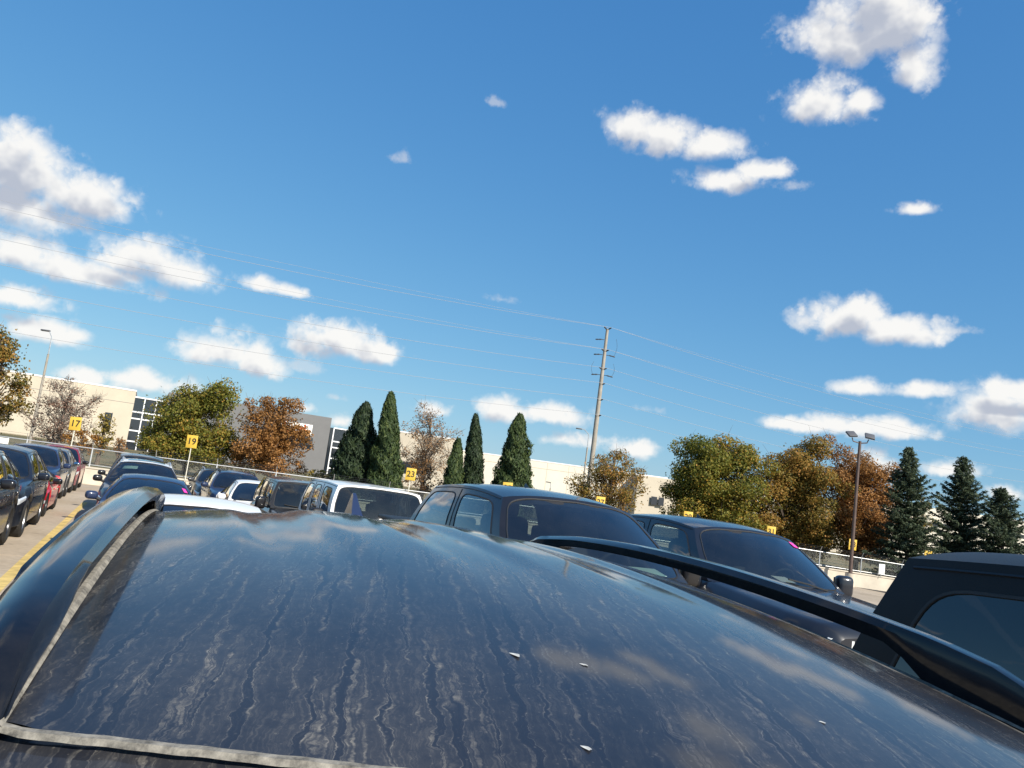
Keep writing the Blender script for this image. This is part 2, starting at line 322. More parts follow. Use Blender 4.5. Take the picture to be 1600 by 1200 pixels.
def hero_mat():                        # dark paint under rain-streaked dust
    m = bpy.data.materials.new('dusty_paint'); m.use_nodes = True; t = m.node_tree; b = t.nodes['Principled BSDF']
    tcn = node(t, 'ShaderNodeTexCoord'); P = tcn.outputs['Object']
    mp = node(t, 'ShaderNodeMapping', {'Vector': P, 'Rotation': (0, 0, R(12))}, vector_type='POINT')
    wob = node(t, 'ShaderNodeTexNoise', {'Vector': mp.outputs[0], 'Scale': 26.0, 'Detail': 4.0, 'Roughness': .6})
    wv = node(t, 'ShaderNodeVectorMath', {0: wob.outputs['Color'], 1: (.5, .5, .5)}, operation='SUBTRACT')
    wv = node(t, 'ShaderNodeVectorMath', {0: wv.outputs[0], 3: .03}, operation='SCALE')
    pw = node(t, 'ShaderNodeVectorMath', {0: mp.outputs[0], 1: wv.outputs[0]}, operation='ADD')
    s1 = node(t, 'ShaderNodeMapping', {'Vector': pw.outputs[0], 'Scale': (2.6, 70, 1)})
    st = node(t, 'ShaderNodeTexNoise', {'Vector': s1.outputs[0], 'Scale': 1.0, 'Detail': 3.0, 'Roughness': .5, 'Distortion': .25})
    run = node(t, 'ShaderNodeMapRange', {0: st.outputs[0], 1: .37, 2: .425}, interpolation_type='SMOOTHSTEP')        # 0 in the dark runnels
    edge = math_(t, 'ABSOLUTE', math_(t, 'SUBTRACT', st.outputs[0], .432)); edge = node(t, 'ShaderNodeMapRange', {0: edge, 1: .03, 2: 0.0})
    fine = node(t, 'ShaderNodeTexNoise', {'Vector': P, 'Scale': 85.0, 'Detail': 6.0, 'Roughness': .7}); ff = node(t, 'ShaderNodeMapRange', {0: fine.outputs[0], 1: .35, 2: .75})
    big = node(t, 'ShaderNodeTexNoise', {'Vector': P, 'Scale': 4.0, 'Detail': 4.0}); bf = node(t, 'ShaderNodeMapRange', {0: big.outputs[0], 1: .32, 2: .68, 3: .3, 4: 1.4})
    d = math_(t, 'MULTIPLY', run.outputs[0], math_(t, 'MULTIPLY_ADD', ff.outputs[0], .05, .014))
    d = math_(t, 'ADD', d, math_(t, 'MULTIPLY', math_(t, 'MULTIPLY', edge.outputs[0], ff.outputs[0]), .5))
    cq = math_(t, 'ABSOLUTE', math_(t, 'SUBTRACT', math_(t, 'FRACT', math_(t, 'MULTIPLY', st.outputs[0], 7.0)), .5)); cl_ = node(t, 'ShaderNodeMapRange', {0: cq, 1: .16, 2: .02})
    d = math_(t, 'ADD', d, math_(t, 'MULTIPLY', math_(t, 'MULTIPLY', math_(t, 'MULTIPLY', cl_.outputs[0], run.outputs[0]), math_(t, 'MULTIPLY_ADD', ff.outputs[0], .9, .1)), .13))
    s2 = node(t, 'ShaderNodeMapping', {'Vector': pw.outputs[0], 'Scale': (9, 210, 1), 'Location': (3.1, 1.7, 0)}); st2 = node(t, 'ShaderNodeTexNoise', {'Vector': s2.outputs[0], 'Scale': 1.0, 'Detail': 4.0, 'Distortion': .4})
    e2 = node(t, 'ShaderNodeMapRange', {0: math_(t, 'ABSOLUTE', math_(t, 'SUBTRACT', st2.outputs[0], .5)), 1: .028, 2: 0.0})
    d = math_(t, 'ADD', d, math_(t, 'MULTIPLY', math_(t, 'MULTIPLY', e2.outputs[0], ff.outputs[0]), .08))
    d = math_(t, 'MULTIPLY', d, bf.outputs[0])
    # caked dust along the gutters and the trailing edge
    s = node(t, 'ShaderNodeSeparateXYZ', {0: P}); gn = node(t, 'ShaderNodeTexNoise', {'Vector': P, 'Scale': 22.0, 'Detail': 5.0})
    ay = math_(t, 'MULTIPLY_ADD', gn.outputs[0], .05, math_(t, 'MAXIMUM', s.outputs[1], math_(t, 'MULTIPLY_ADD', s.outputs[1], -1.0, -.10)))
    gut = node(t, 'ShaderNodeMapRange', {0: ay, 1: .545, 2: .58}, interpolation_type='SMOOTHSTEP')
    rx = math_(t, 'MULTIPLY_ADD', gn.outputs[0], .30, math_(t, 'MULTIPLY', s.outputs[0], -1.0))
    rear = node(t, 'ShaderNodeMapRange', {0: rx, 1: 1.84, 2: 1.93}, interpolation_type='SMOOTHSTEP')
    cake = math_(t, 'MULTIPLY', math_(t, 'MAXIMUM', gut.outputs[0], rear.outputs[0]), math_(t, 'MULTIPLY_ADD', ff.outputs[0], .5, .42), clamp=True)
    sp_ = node(t, 'ShaderNodeTexVoronoi', {'Vector': P, 'Scale': 130.0}); spot = math_(t, 'MULTIPLY', math_(t, 'LESS_THAN', sp_.outputs['Distance'], .16), math_(t, 'MULTIPLY', ff.outputs[0], .22))     # dried water spots
    film = node(t, 'ShaderNodeMapRange', {0: big.outputs[0], 1: .35, 2: .7, 3: .012, 4: .05})
    d = math_(t, 'ADD', math_(t, 'ADD', d, spot), film.outputs[0])
    tot = math_(t, 'MAXIMUM', d, cake, clamp=True)
    c = node(t, 'ShaderNodeMix', {0: tot, 6: (.010, .012, .019, 1), 7: (.33, .30, .25, 1)}, data_type='RGBA'); t.links.new(c.outputs[2], b.inputs['Base Color'])
    b.inputs['Roughness'].default_value = .45; b.inputs['Specular IOR Level'].default_value = .15; b.inputs['Coat IOR'].default_value = 1.38
    cw = node(t, 'ShaderNodeMapRange', {0: tot, 1: .1, 2: .7, 3: .82, 4: .1}); t.links.new(cw.outputs[0], b.inputs['Coat Weight'])
    cr_ = node(t, 'ShaderNodeMapRange', {0: tot, 1: 0.0, 2: .35, 3: .06, 4: .16}); t.links.new(cr_.outputs[0], b.inputs['Coat Roughness'])
    M['dusty_paint'] = m
    m2 = bpy.data.materials.new('dusty_glass'); m2.use_nodes = True; t = m2.node_tree; b = t.nodes['Principled BSDF']; tcn = node(t, 'ShaderNodeTexCoord')
    n = node(t, 'ShaderNodeTexNoise', {'Vector': tcn.outputs['Object'], 'Scale': 45.0, 'Detail': 6.0, 'Roughness': .65})
    f = node(t, 'ShaderNodeMapRange', {0: n.outputs[0], 1: .45, 2: .75, 3: .02, 4: .32}); c = node(t, 'ShaderNodeMix', {0: f.outputs[0], 6: (.008, .009, .012, 1), 7: (.3, .27, .22, 1)}, data_type='RGBA')
    t.links.new(c.outputs[2], b.inputs['Base Color']); b.inputs['Roughness'].default_value = .25; M['dusty_glass'] = m2
    m3 = bpy.data.materials.new('seam_dust'); m3.use_nodes = True; t = m3.node_tree; b = t.nodes['Principled BSDF']; tcn = node(t, 'ShaderNodeTexCoord')
    n = node(t, 'ShaderNodeTexNoise', {'Vector': tcn.outputs['Object'], 'Scale': 60.0, 'Detail': 5.0, 'Roughness': .7})
    r = node(t, 'ShaderNodeValToRGB', {0: n.outputs[0]}); e = r.color_ramp.elements; e[0].position = .32; e[0].color = (.07, .065, .055, 1); e[1].position = .66; e[1].color = (.33, .30, .245, 1)
    t.links.new(r.outputs[0], b.inputs['Base Color']); b.inputs['Roughness'].default_value = .9
    bp = node(t, 'ShaderNodeBump', {'Height': n.outputs[0], 'Strength': .25, 'Distance': .004}); t.links.new(bp.outputs[0], b.inputs['Normal']); M['seam_dust'] = m3
    m4 = bpy.data.materials.new('rail_black'); m4.use_nodes = True; t = m4.node_tree; b = t.nodes['Principled BSDF']; tcn = node(t, 'ShaderNodeTexCoord')
    n = node(t, 'ShaderNodeTexNoise', {'Vector': tcn.outputs['Object'], 'Scale': 18.0, 'Detail': 6.0, 'Roughness': .65}); s = node(t, 'ShaderNodeSeparateXYZ', {0: tcn.outputs['Object']})
    f = node(t, 'ShaderNodeMapRange', {0: n.outputs[0], 1: .45, 2: .8, 3: .0, 4: .035})
    c = node(t, 'ShaderNodeMix', {0: f.outputs[0], 6: (.006, .007, .010, 1), 7: (.32, .28, .22, 1)}, data_type='RGBA'); t.links.new(c.outputs[2], b.inputs['Base Color'])
    b.inputs['Specular IOR Level'].default_value = .3; b.inputs['Roughness'].default_value = .14; b.inputs['Coat Weight'].default_value = .3; b.inputs['Coat Roughness'].default_value = .06; M['rail_black'] = m4
hero_mat()

# ------------------------------------------------------------------ the setting
def sheet(name, fn, us, vs_, mt, **k):
    b = MB(); vs = [fn(u, v) for u in us for v in vs_]; n = len(vs_)
    b.add(vs, [(i * n + j, (i + 1) * n + j, (i + 1) * n + j + 1, i * n + j + 1) for i in range(len(us) - 1) for j in range(n - 1)])
    return tag(b.build(name, mt, None, 0), kind='structure', **k)
xs = [-2500, -600, -150, -60, -20, 0, 20, 60, 150, 600, 2500]; ys = [-2500, -300, -40, 0, 20, 40, 70, 120, 400, 3000]
sheet('ground', lambda x, y: (x, y, gz(x, y) - .30), xs, ys, M['lawn_grass'])
ns = [-40, -14, -8, -4, -1, 1, 3, 3.9, 5, 7, 9, 12, 16, 30, 60]
def lawn_fn(n, d):
    p = FP + FD * n + FN * d; return (p.x, p.y, lawn_z(p.x, p.y) - (1.2 if d > 300 else 0))
sheet('lawn', lawn_fn, ns, [.12, 2, 6, 15, 40, 90, 180, 320], M['lawn_grass'])
lot = tag(sheet('parking_lot', lambda n, d: (lambda p: (p.x, p.y, gz(p.x, p.y) - .035))(FP + FD * n + FN * d), [-8, -4, 0, 2, 3.9, 5, 7, 9, 12, 16], [-75, -39, -30, -20, -10, -4, 0.1], M['rubber']))
def in_lot(p): return (Vector((p.x, p.y, 0)) - FP).dot(FN) < -.6
SL = 4.7
for i in range(-2, 12):
    for j in range(-4, 9):
        a0, b0 = i * SL + .9, j * SL - 2.9
        cs = [(a0, b0), (a0 + SL, b0), (a0 + SL, b0 + SL), (a0, b0 + SL)]
        if not all(in_lot(AB(*c)) for c in cs) and not any(in_lot(AB(*c)) for c in cs): continue
        gap = .006; cs = [(a0 + gap, b0 + gap), (a0 + SL - gap, b0 + gap), (a0 + SL - gap, b0 + SL - gap), (a0 + gap, b0 + SL - gap)]
        top = []; mid = [AB((cs[0][0] + cs[2][0]) / 2, (cs[0][1] + cs[2][1]) / 2)]
        dz = random.uniform(-.002, .002)
        for c in cs:
            p = AB(*c); top.append(Vector((p.x, p.y, gz(p.x, p.y) + dz)))
        # split along the drainage fold so the slab follows the ground
        MBs = MB(); k = 4
        MBs.grid(lambda u, v: (lambda p: (p.x, p.y, gz(p.x, p.y) + dz))(top[0].lerp(top[1], u).lerp(top[3].lerp(top[2], u), v)), 2, 2, flip=False)
        ring = [top[0], top[1], top[2], top[3]]
        MBs.add([q for q in ring] + [q - Vector((0, 0, .03)) for q in ring], [(0, 4, 5, 1), (1, 5, 6, 2), (2, 6, 7, 3), (3, 7, 4, 0)])
        MBs.build('concrete_slab', M['concrete'], lot, 0)
# yellow bay line along the aisle
y0, y1 = on_ground(51, 868), on_ground(113, 803)
bl = (y0.dot(BX) + y1.dot(BX)) / 2
def paint_line(a0, a1, bc, w=.15):
    b = MB(); n = 24
    def fn(u, v):
        p = AB(a0 + (a1 - a0) * u, bc + (v - .5) * w); return (p.x, p.y, gz(p.x, p.y) + .006)
    b.grid(fn, n, 1); o = b.build('painted_line', M['yellow_paint'], lot, 0); return o
paint_line(2, 30, bl)

# retaining wall with coping
wall = empty('retaining_wall', fence_pt(0)); wall.rotation_euler = (0, 0, math.atan2(FU.y, FU.x))
tag(wall, 'long low cream concrete retaining wall under the chain link fence', 'wall')
Wi = wall.matrix_basis.inverted()
def seg_strip(b, n0, n1, off0, off1, z0, z1):
    ps = []
    for n in (n0, n1):
        for off in (off0, off1):
            p = fence_pt(n, off)
            for z in (z0, z1): ps.append(Wi @ Vector((p.x, p.y, fence_pt(n).z + z)))
    b.add(ps, [(0, 1, 3, 2), (4, 6, 7, 5), (0, 4, 5, 1), (2, 3, 7, 6), (0, 2, 6, 4), (1, 5, 7, 3)])
for i in range(-6, 13):
    b = MB(); seg_strip(b, i + .002, i + .998, -.16, .14, -.30, .76); b.build('wall_panel', M['concrete_wall'], wall, 0)
    b = MB(); seg_strip(b, i + .001, i + .999, -.20, .18, .762, .84); b.build('coping', M['concrete_wall'], wall, 0)

# chain link fence on the wall
fence = empty('chain_link_fence', fence_pt(0)); fence.rotation_euler = wall.rotation_euler
tag(fence, 'grey chain link fence with barbed wire on top of the concrete wall', 'fence')
FT = 1.72
def fl(n, off, z): p = fence_pt(n, off); return Wi @ Vector((p.x, p.y, p.z + z))
pm = None
for i in range(-10, 25):
    n = i * .53 + .18; p = fl(n, 0, .84)
    if pm is None:
        b = MB(); b.tube([(0, 0, 0), (0, 0, FT - .80)], .036, 8); b.tube([(0, 0, FT - .82), (0, -.16, FT - .52)], .016, 6); pm = b.mesh('post', M['galv'])
    link('post', pm, fence).location = p
for nm, z, r in (('top_rail', FT, .026), ('bottom_rail', .93, .018)):
    b = MB(); b.tube([fl(n, 0, z) for n in (-6, -3, 0, 2, 3.9, 5, 7, 9, 11, 13)], r, 7); b.build(nm, M['galv'], fence)
b = MB()
for n0, n1 in zip((-6, -3, 0, 2, 3.9, 5, 7, 9, 11), (-3, 0, 2, 3.9, 5, 7, 9, 11, 13)):
    b.add([fl(n0, .03, .88), fl(n1, .03, .88), fl(n1, .03, FT), fl(n0, .03, FT)], [(0, 1, 2, 3)])
b.build('wire_mesh', M['chain_link'], fence, 0)
for k in range(3):
    b = MB(); b.tube([fl(n, -.05 - .05 * k, FT + .1 + .095 * k) for n in (-6, -3, 0, 2, 3.9, 5, 7, 9, 11, 13)], .0045, 4); b.build('barbed_wire', M['insulator'], fence)

def text_mesh(body, size, depth=.004):
    cu = bpy.data.curves.new('t', 'FONT'); cu.body = body; cu.size = size; cu.extrude = depth; cu.align_x = 'CENTER'; cu.align_y = 'CENTER'; cu.offset = size * .012
    o = bpy.data.objects.new('t', cu); C.objects.link(o); dg = bpy.context.evaluated_depsgraph_get(); me = bpy.data.meshes.new_from_object(o.evaluated_get(dg))
    bpy.data.objects.remove(o); return me
SGN = {17: (118, 662), 19: (300, 690), 23: (642, 741), 25: (793, 763), 27: (938, 785), 29: (1075, 808), 31: (1205, 831), 33: (1332, 851), 35: (1450, 869)}
for num, (px, py) in SGN.items():
    n = (num - 17) / 2; f = fence_pt(n, -.26); c = atY(px, py, f.y)
    o = empty('bay_sign', (c.x, f.y, f.z), math.atan2(FU.y, FU.x) * .6 + random.uniform(-.08, .08))
    tag(o, ['yellow sign numbered seventeen on a thin post by the thin reddish tree', 'yellow sign numbered nineteen in front of the broad green maple', 'yellow sign numbered twenty three by the half bare tan tree', 'yellow sign numbered twenty five below the stout lone juniper', 'yellow sign numbered twenty seven below the maple at the utility pole', 'yellow sign numbered twenty nine before the large olive maple', 'yellow sign numbered thirty one before the gold maple', 'yellow sign numbered thirty three half hidden behind the lamp post', 'yellow sign numbered thirty five peeping over the black hardtop'][list(SGN).index(num)], 'sign')
    hz = c.z - f.z; w, h = .53, .64; tl = R(random.uniform(-2.5, 2.5)); Mr = Matrix.Rotation(tl, 3, 'Y')
    b = MB(); b.tube([(0, .02, -.05), (0, .02, hz + .1)], .024, 6); b.build('post', M['yellow_post'], o)
    b = MB(); b.rbox((0, -.02, hz), (w, .018, h), .008, Mr); b.build('plate', M['sign_yellow'], o)
    me = text_mesh(str(num), .44); me.materials.append(M['sign_black']); t = link('number', me, o)
    t.location = (0, -.036, hz); t.rotation_euler = (R(90), tl, 0); t.rotation_mode = 'YXZ'

# ------------------------------------------------------------------ buildings
def facade_box(b, p0, p1, z0, z1, depth, mi=0):        # p0,p1 plan points left to right, depth away from the camera
    d = (p1 - p0); d.z = 0; nrm = Vector((-d.y, d.x, 0)).normalized() * depth
    q = [p0, p1, p1 + nrm, p0 + nrm]
    vs = [Vector((p.x, p.y, z)) for z in (z0, z1) for p in q]
    b.add(vs, [(0, 1, 5, 4), (1, 2, 6, 5), (2, 3, 7, 6), (3, 0, 4, 7), (4, 5, 6, 7), (3, 2, 1, 0)], mi)
BY0 = 122.0
L0 = atY(-180, 600, 122.0 - 24)                         # facade line along BX
def fac(px, py):                                        # pixel -> point on the office facade plane (through P264, along BX)
    P = atY(264, 614, BY0); nrm = Vector((-BX.y, BX.x, 0)); d = ray(px, py); d = d / d.y
    t = nrm.dot(Vector((P.x, P.y, 0))) / nrm.dot(Vector((d.x, 1, 0))); return Vector((d.x * t, t, HC + d.z * t))
bld = empty('office_building', (fac(264, 614).x, fac(264, 614).y, 0)); tag(bld, 'cream and grey flat roofed commercial building with glass stair bays', 'building')
OB = Vector(bld.location); nrmB = Vector((-BX.y, BX.x, 0))
def shift(ps): return ps
def fbox(name, mt, pxl, pxr, ztop, zbot, proud=0.0, depth=20.0, parent=bld):
    p0, p1 = fac(*pxl), fac(*pxr); p0 = Vector((p0.x, p0.y, 0)) - nrmB * proud - OB; p1 = Vector((p1.x, p1.y, 0)) - nrmB * proud - OB
    b = MB(); facade_box(b, p0, p1, zbot, ztop, depth); return b.build(name, mt, parent, 0)
zL = fac(120, 598).z; zG = fac(400, 635).z
fbox('cream_wall', M['stucco'], (-200, 560), (213, 613), zL, -.5, 1.0)
fbox('roof_coping', M['coping'], (-200, 560), (213.6, 613), zL + .22, zL + .01, 1.06)
for zz in (.62, .8):
    fbox('wall_joint', M['grey_panel'], (-200, 560), (213, 613), zL * zz + .05, zL * zz, 1.012, .05) if zz > .7 else None
fbox('grey_wall', M['grey_panel'], (264, 614), (516, 655), zG, -.5, 1.2)
fbox('glass_bay_core', M['pane_dark'], (198, 620), (262, 630), zL - .75, -.5, 0.0)
fbox('glass_bay_core', M['pane_dark'], (517, 668), (600, 668), zG - 1.5, -.5, 0.0)
def bay(x0, x1, cols, rows, ztop, ref):
    for i in range(cols + 1):
        px = x0 + (x1 - x0) * i / cols; fbox('mullion', M['mullion'], (px - .9, ref), (px + .9, ref), ztop, .2, .16, .2)
    for z in rows:
        fbox('mullion', M['mullion'], (x0, ref), (x1, ref), z + .1, z - .1, .15, .2)
    zz = [ztop] + rows[1:]
    for i in range(cols):
        for za, zb in zip(rows[:-1], rows[1:]):
            w = (x1 - x0) / cols; o = fbox('pane', M['pane_dark'], (x0 + w * i + 1.1, ref), (x0 + w * (i + 1) - 1.1, ref), za - .12, zb + .12, .06, .05)
            o.rotation_euler = (random.uniform(-.004, .004), 0, random.uniform(-.006, .006))
zb = zL - .75; bay(205, 262, 3, [zb, zb - 2.2, zb - 3.2, zb - 5.0, zb - 6.6, zb - 8.2], zb, 640)
zb = zG - 1.5; bay(517, 575, 3, [zb, zb - 2.2, zb - 3.2, zb - 5.0, zb - 6.6], zb, 700)
fbox('window', M['pane_dark'], (166, 640), (178, 640), fac(170, 645).z, fac(167, 675).z, 1.03, .1)
# the lit sign board
s0, s1 = fac(424, 656), fac(487, 665)
fbox('sign_board', M['sign_white'], (424, 660), (487, 660), s0.z + .1, fac(484, 683).z, 1.35, .12)
fbox('window', M['pane_dark'], (424, 690), (486, 690), fac(484, 684).z - .05, fac(484, 684).z - 1.9, 1.24, .1)
sc_ = fac(452, 669); me = text_mesh('Hurd', 2.3, .03); me.materials.append(M['sign_red']); t = link('sign_lettering', me, bld)
t.location = Vector((sc_.x, sc_.y, sc_.z)) - nrmB * 1.40 - OB; t.rotation_euler = (R(90), 0, TH)
b = MB(); q = fac(475, 675); Mr = Matrix.Rotation(TH, 3, 'Z')
for k, (ox, oz, w, h) in enumerate(((0, 0, 1.0, .7), (-.5, .1, .5, 1.0), (.45, -.1, .5, .9))): b.rbox(Vector((q.x, q.y, q.z)) - nrmB * 1.40 - OB + BX * ox + Vector((0, 0, oz)), (w, .06, h), .02, Mr)
b.build('sign_emblem', M['sign_orange'], bld)
# warehouse running off to the right
wh = empty('warehouse', (atY(760, 708, 132).x, 132, 0)); tag(wh, 'long low white warehouse behind the conical evergreens', 'building'); OW = Vector(wh.location)
def wbox(name, mt, px0, px1, Y0, Y1, zt, zbm, depth=25.0, dy=0.0):
    p0 = atY(px0, 720, Y0); p1 = atY(px1, 720, Y1); p0.z = p1.z = 0; p0.y -= dy; p1.y -= dy; b = MB(); facade_box(b, p0 - OW, p1 - OW, zbm, zt, depth); return b.build(name, mt, wh, 0)
zw = atY(834, 720, 133).z; wbox('wall', M['stucco_white'], 700, 1046, 132, 134, zw, -.6); wbox('parapet', M['coping'], 700, 1046, 132, 134, zw + .2, zw + .01, 25, .05)
wbox('wall_joint', M['stucco'], 700, 1046, 132, 134, zw - 1.05, zw - 1.15, .1, .012)
for px_ in range(720, 1046, 34): wbox('panel_joint', M['stucco'], px_, px_ + .9, lerp(132, 134, (px_ - 700) / 346), lerp(132, 134, (px_ + .9 - 700) / 346), zw - .02, -.5, .05, .015)
z2 = atY(680, 683, 130).z; wbox('wall', M['stucco'], 600, 713, 129, 130, z2, -.6); wbox('parapet', M['coping'], 600, 713.4, 129, 130, z2 + .2, z2 + .01, 25, .05)
wbox('window', M['pane_dark'], 622, 700, 129, 130, atY(640, 722, 129).z, atY(640, 740, 129).z, .1, .02)
wbox('wall', M['stucco'], 1000, 1330, 131, 137, atY(1030, 746, 131).z, -1.5, 20)
for (xa, xb) in ((1024, 1033), (1035.5, 1044)):
    wbox('window', M['pane_dark'], xa, xb, 131.1, 131.3, atY(1030, 777, 131).z, atY(1030, 790, 131).z, .1, .06)
far = empty('distant_building', (atY(1520, 800, 140).x, 140, 0)); tag(far, 'pale low building glimpsed between the blue spruces', 'building')
b = MB(); p0, p1 = atY(1380, 820, 138), atY(1800, 880, 146); p0.z = p1.z = 0; facade_box(b, p0 - Vector(far.location), p1 - Vector(far.location), -2, atY(1500, 800, 140).z, 20); b.build('wall', M['stucco_white'], far, 0)
b = MB(); facade_box(b, p0 - Vector(far.location) - Vector((0, .05, 0)), p1 - Vector(far.location) - Vector((0, .05, 0)), atY(1500, 828, 140).z, atY(1500, 822, 140).z, .1); b.build('window_band', M['pane_dark'], far, 0)

# ------------------------------------------------------------------ poles, lamps, wires
UP = atY(948, 514, 77); UB = atY(923, 745, 77); zt = UP.z; ux = (UP.x + UB.x) / 2
pole = empty('utility_pole', (ux, 77, lawn_z(ux, 77))); tag(pole, 'tall grey steel utility pole carrying the overhead power lines', 'utility pole')
zp = zt - pole.location.z
b = MB(); b.tube([(0, 0, -.2), (0, 0, zp * .5), (0, 0, zp)], [.27, .225, .14], 14); b.build('shaft', M['pole_grey'], pole)
lev = [514, 549, 578, 602, 627, 652]; att = []
for k, py in enumerate(lev):
    z = atY(940, py, 77).z - pole.location.z; att.append(z)
    for s in ((1, -1) if k < 3 else (1,)):
        tip = Vector((.36 * s, -.2, .2)); b = MB(); base = Vector((0, 0, z))
        b.tube([base + Vector((.1 * s, 0, -.05)), base + tip * .35], .05, 6); b.tube([base + tip * .35 + tip * .65 * q for q in (0, .2, .4, .6, .8, 1)], [.06, .08, .06, .08, .06, .04], 8)
        b.build('insulator', M['insulator'], pole)
for (dz, s) in ((-2.6, -1), (-2.6, 1), (-4.6, -1), (-4.6, 1), (-1.1, -1)):
    z = zp + dz; b = MB(); b.tube([(.2 * s, 0, z), (.45 * s, 0, z)], .035, 6); b.tube([(.45 * s + .6 * s * q, -.05, z - .08 * q) for q in (0, .25, .5, .75, 1)], [.045, .07, .05, .07, .045], 8); b.build('insulator', M['insulator'], pole)
for (s, z0, z1) in ((1, -2.6, -.9), (-1, -4.6, -3.4), (1, -4.6, -3.4)):
    b = MB(); b.tube([Vector((s * (.95 + .18 * math.sin(q * 3.1)), -.1, zp + z0 + (z1 - z0) * q)) for q in np.linspace(0, 1, 9)], .013, 5); b.build('jumper_wire', M['insulator'], pole)
for k, z in enumerate(att):
    for s2 in ((0, .55) if k < 2 else (0,)):
        b = MB(); pts = []
        for side in (-1, 1):
            for q in (np.linspace(1, 0, 17)[:-1] if side < 0 else np.linspace(0, 1, 17)):
                L = 95 * q; sag = 4 * 1.9 * ((L / 95) * (1 - L / 95)); pts.append(Vector((.3, -.3, z + .2 + s2 * min(L / 30, 1))) + BX * (side * L) - Vector((0, 0, sag)))
        b.tube([p + pole.location for p in pts], .015 if s2 == 0 else .009, 5)
        tag(b.build('power_line', M['wire']), ['topmost thick', 'second', 'third', 'fourth', 'fifth', 'lowest'][k] + ' overhead power line' + (' twin, thinner and just above its mate,' if s2 else '') + ' through the utility pole', 'power line', 'overhead power lines')

lb = on_ground(1327, 918); Yl = fence_pt(8).y - 1.6; lx = atY(1327, 915, Yl).x
lt = atY(1348, 690, Yl); lp = empty('lamp_post', (lx, Yl, gz(lx, Yl))); tag(lp, 'brown steel lamp post with twin floodlight heads standing by the wall', 'lamp post')
hl = lt.z - lp.location.z
b = MB(); b.tube([(0, 0, -.1), (0, 0, .75)], .28, 16); b.build('concrete_base', M['concrete_wall'], lp)
b = MB(); b.rbox((0, 0, .77), (.4, .4, .04), .01); b.build('base_plate', M['brown_pole'], lp)
b = MB(); b.tube([(0, 0, .76), (0, 0, hl)], [.115, .085], 10); b.build('pole', M['brown_pole'], lp)
for s in (-1, 1):
    b = MB(); b.tube([(0, 0, hl - .12), (.42 * s, -.02, hl - .05), (.5 * s, -.02, hl + .16)], .035, 8); b.build('bracket', M['brown_pole'], lp)
    Mr = Matrix.Rotation(R(-18 * s), 3, 'Z') @ Matrix.Rotation(R(38), 3, 'X') @ Matrix.Rotation(R(10 * s), 3, 'Y')
    b = MB(); b.rbox((.55 * s, -.04, hl + .36), (.56, .5, .12), .03, Mr); h = b.build('floodlight', M['lamp_body'], lp)
    b = MB(); b.rbox(Vector((.55 * s, -.04, hl + .36)) + Mr @ Vector((0, -.01, -.062)), (.46, .4, .012), .004, Mr); b.build('lens', M['lamp_glass'], h)
def cobra(name, label, top, Y, arm, hmin=None):
    t = atY(*top, Y); o = empty('street_lamp', (t.x, Y, lawn_z(t.x, Y))); h = t.z - o.location.z; tag(o, label, 'street lamp')
    b = MB(); b.tube([(0, 0, 0), (0, 0, h * .8)], [.13, .085], 8); b.build('pole', M['pole_grey'], o)
    b = MB(); b.tube([(0, 0, h * .8), (.02 * arm, 0, h * .95), (arm * .6, 0, h), (arm, 0, h)], .05, 6); b.build('arm', M['galv'], o)
    b = MB(); b.rbox((arm * 1.25, 0, h), (.75, .28, .14), .05); b.build('lamp_head', M['lamp_body'], o)
cobra('a', 'tall slim street lamp rising above the cream wall', (83, 518), 66, -.5)
cobra('b', 'street lamp with short arm beside the utility pole', (921, 672), 95, -1.0)
cobra('c', 'small distant lamp standing against the white warehouse wall', (861, 754), 118, -.3)
# notice on the fence
p = atY(1375, 889, fence_pt(8.25).y); b = MB(); nb = empty('notice_board', (p.x, fence_pt(8.2, -.1).y, p.z), math.atan2(FU.y, FU.x))
tag(nb, 'blank white notice board fixed to the fence beside the lamp post', 'notice board')
b.rbox((0, -.05, 0), (.42, .02, .62), .006); b.build('board', M['white_paper'], nb); b = MB(); b.tube([(0, 0, .3), (0, 0, -.5)], .02, 6); b.build('bracket', M['galv'], nb)
p0 = atY(14, 690, fence_pt(-.5).y); nb = empty('notice_board', (p0.x, fence_pt(-.5, -.1).y, p0.z), math.atan2(FU.y, FU.x)); tag(nb, 'white notice board on the fence below the autumn maple', 'notice board')
b = MB(); b.rbox((-.2, -.05, -.05), (.5, .02, .4), .006); b.build('board', M['white_paper'], nb); b = MB(); b.tube([(0, 0, .2), (0, 0, -.6)], .03, 6); b.build('bracket', M['galv'], nb)

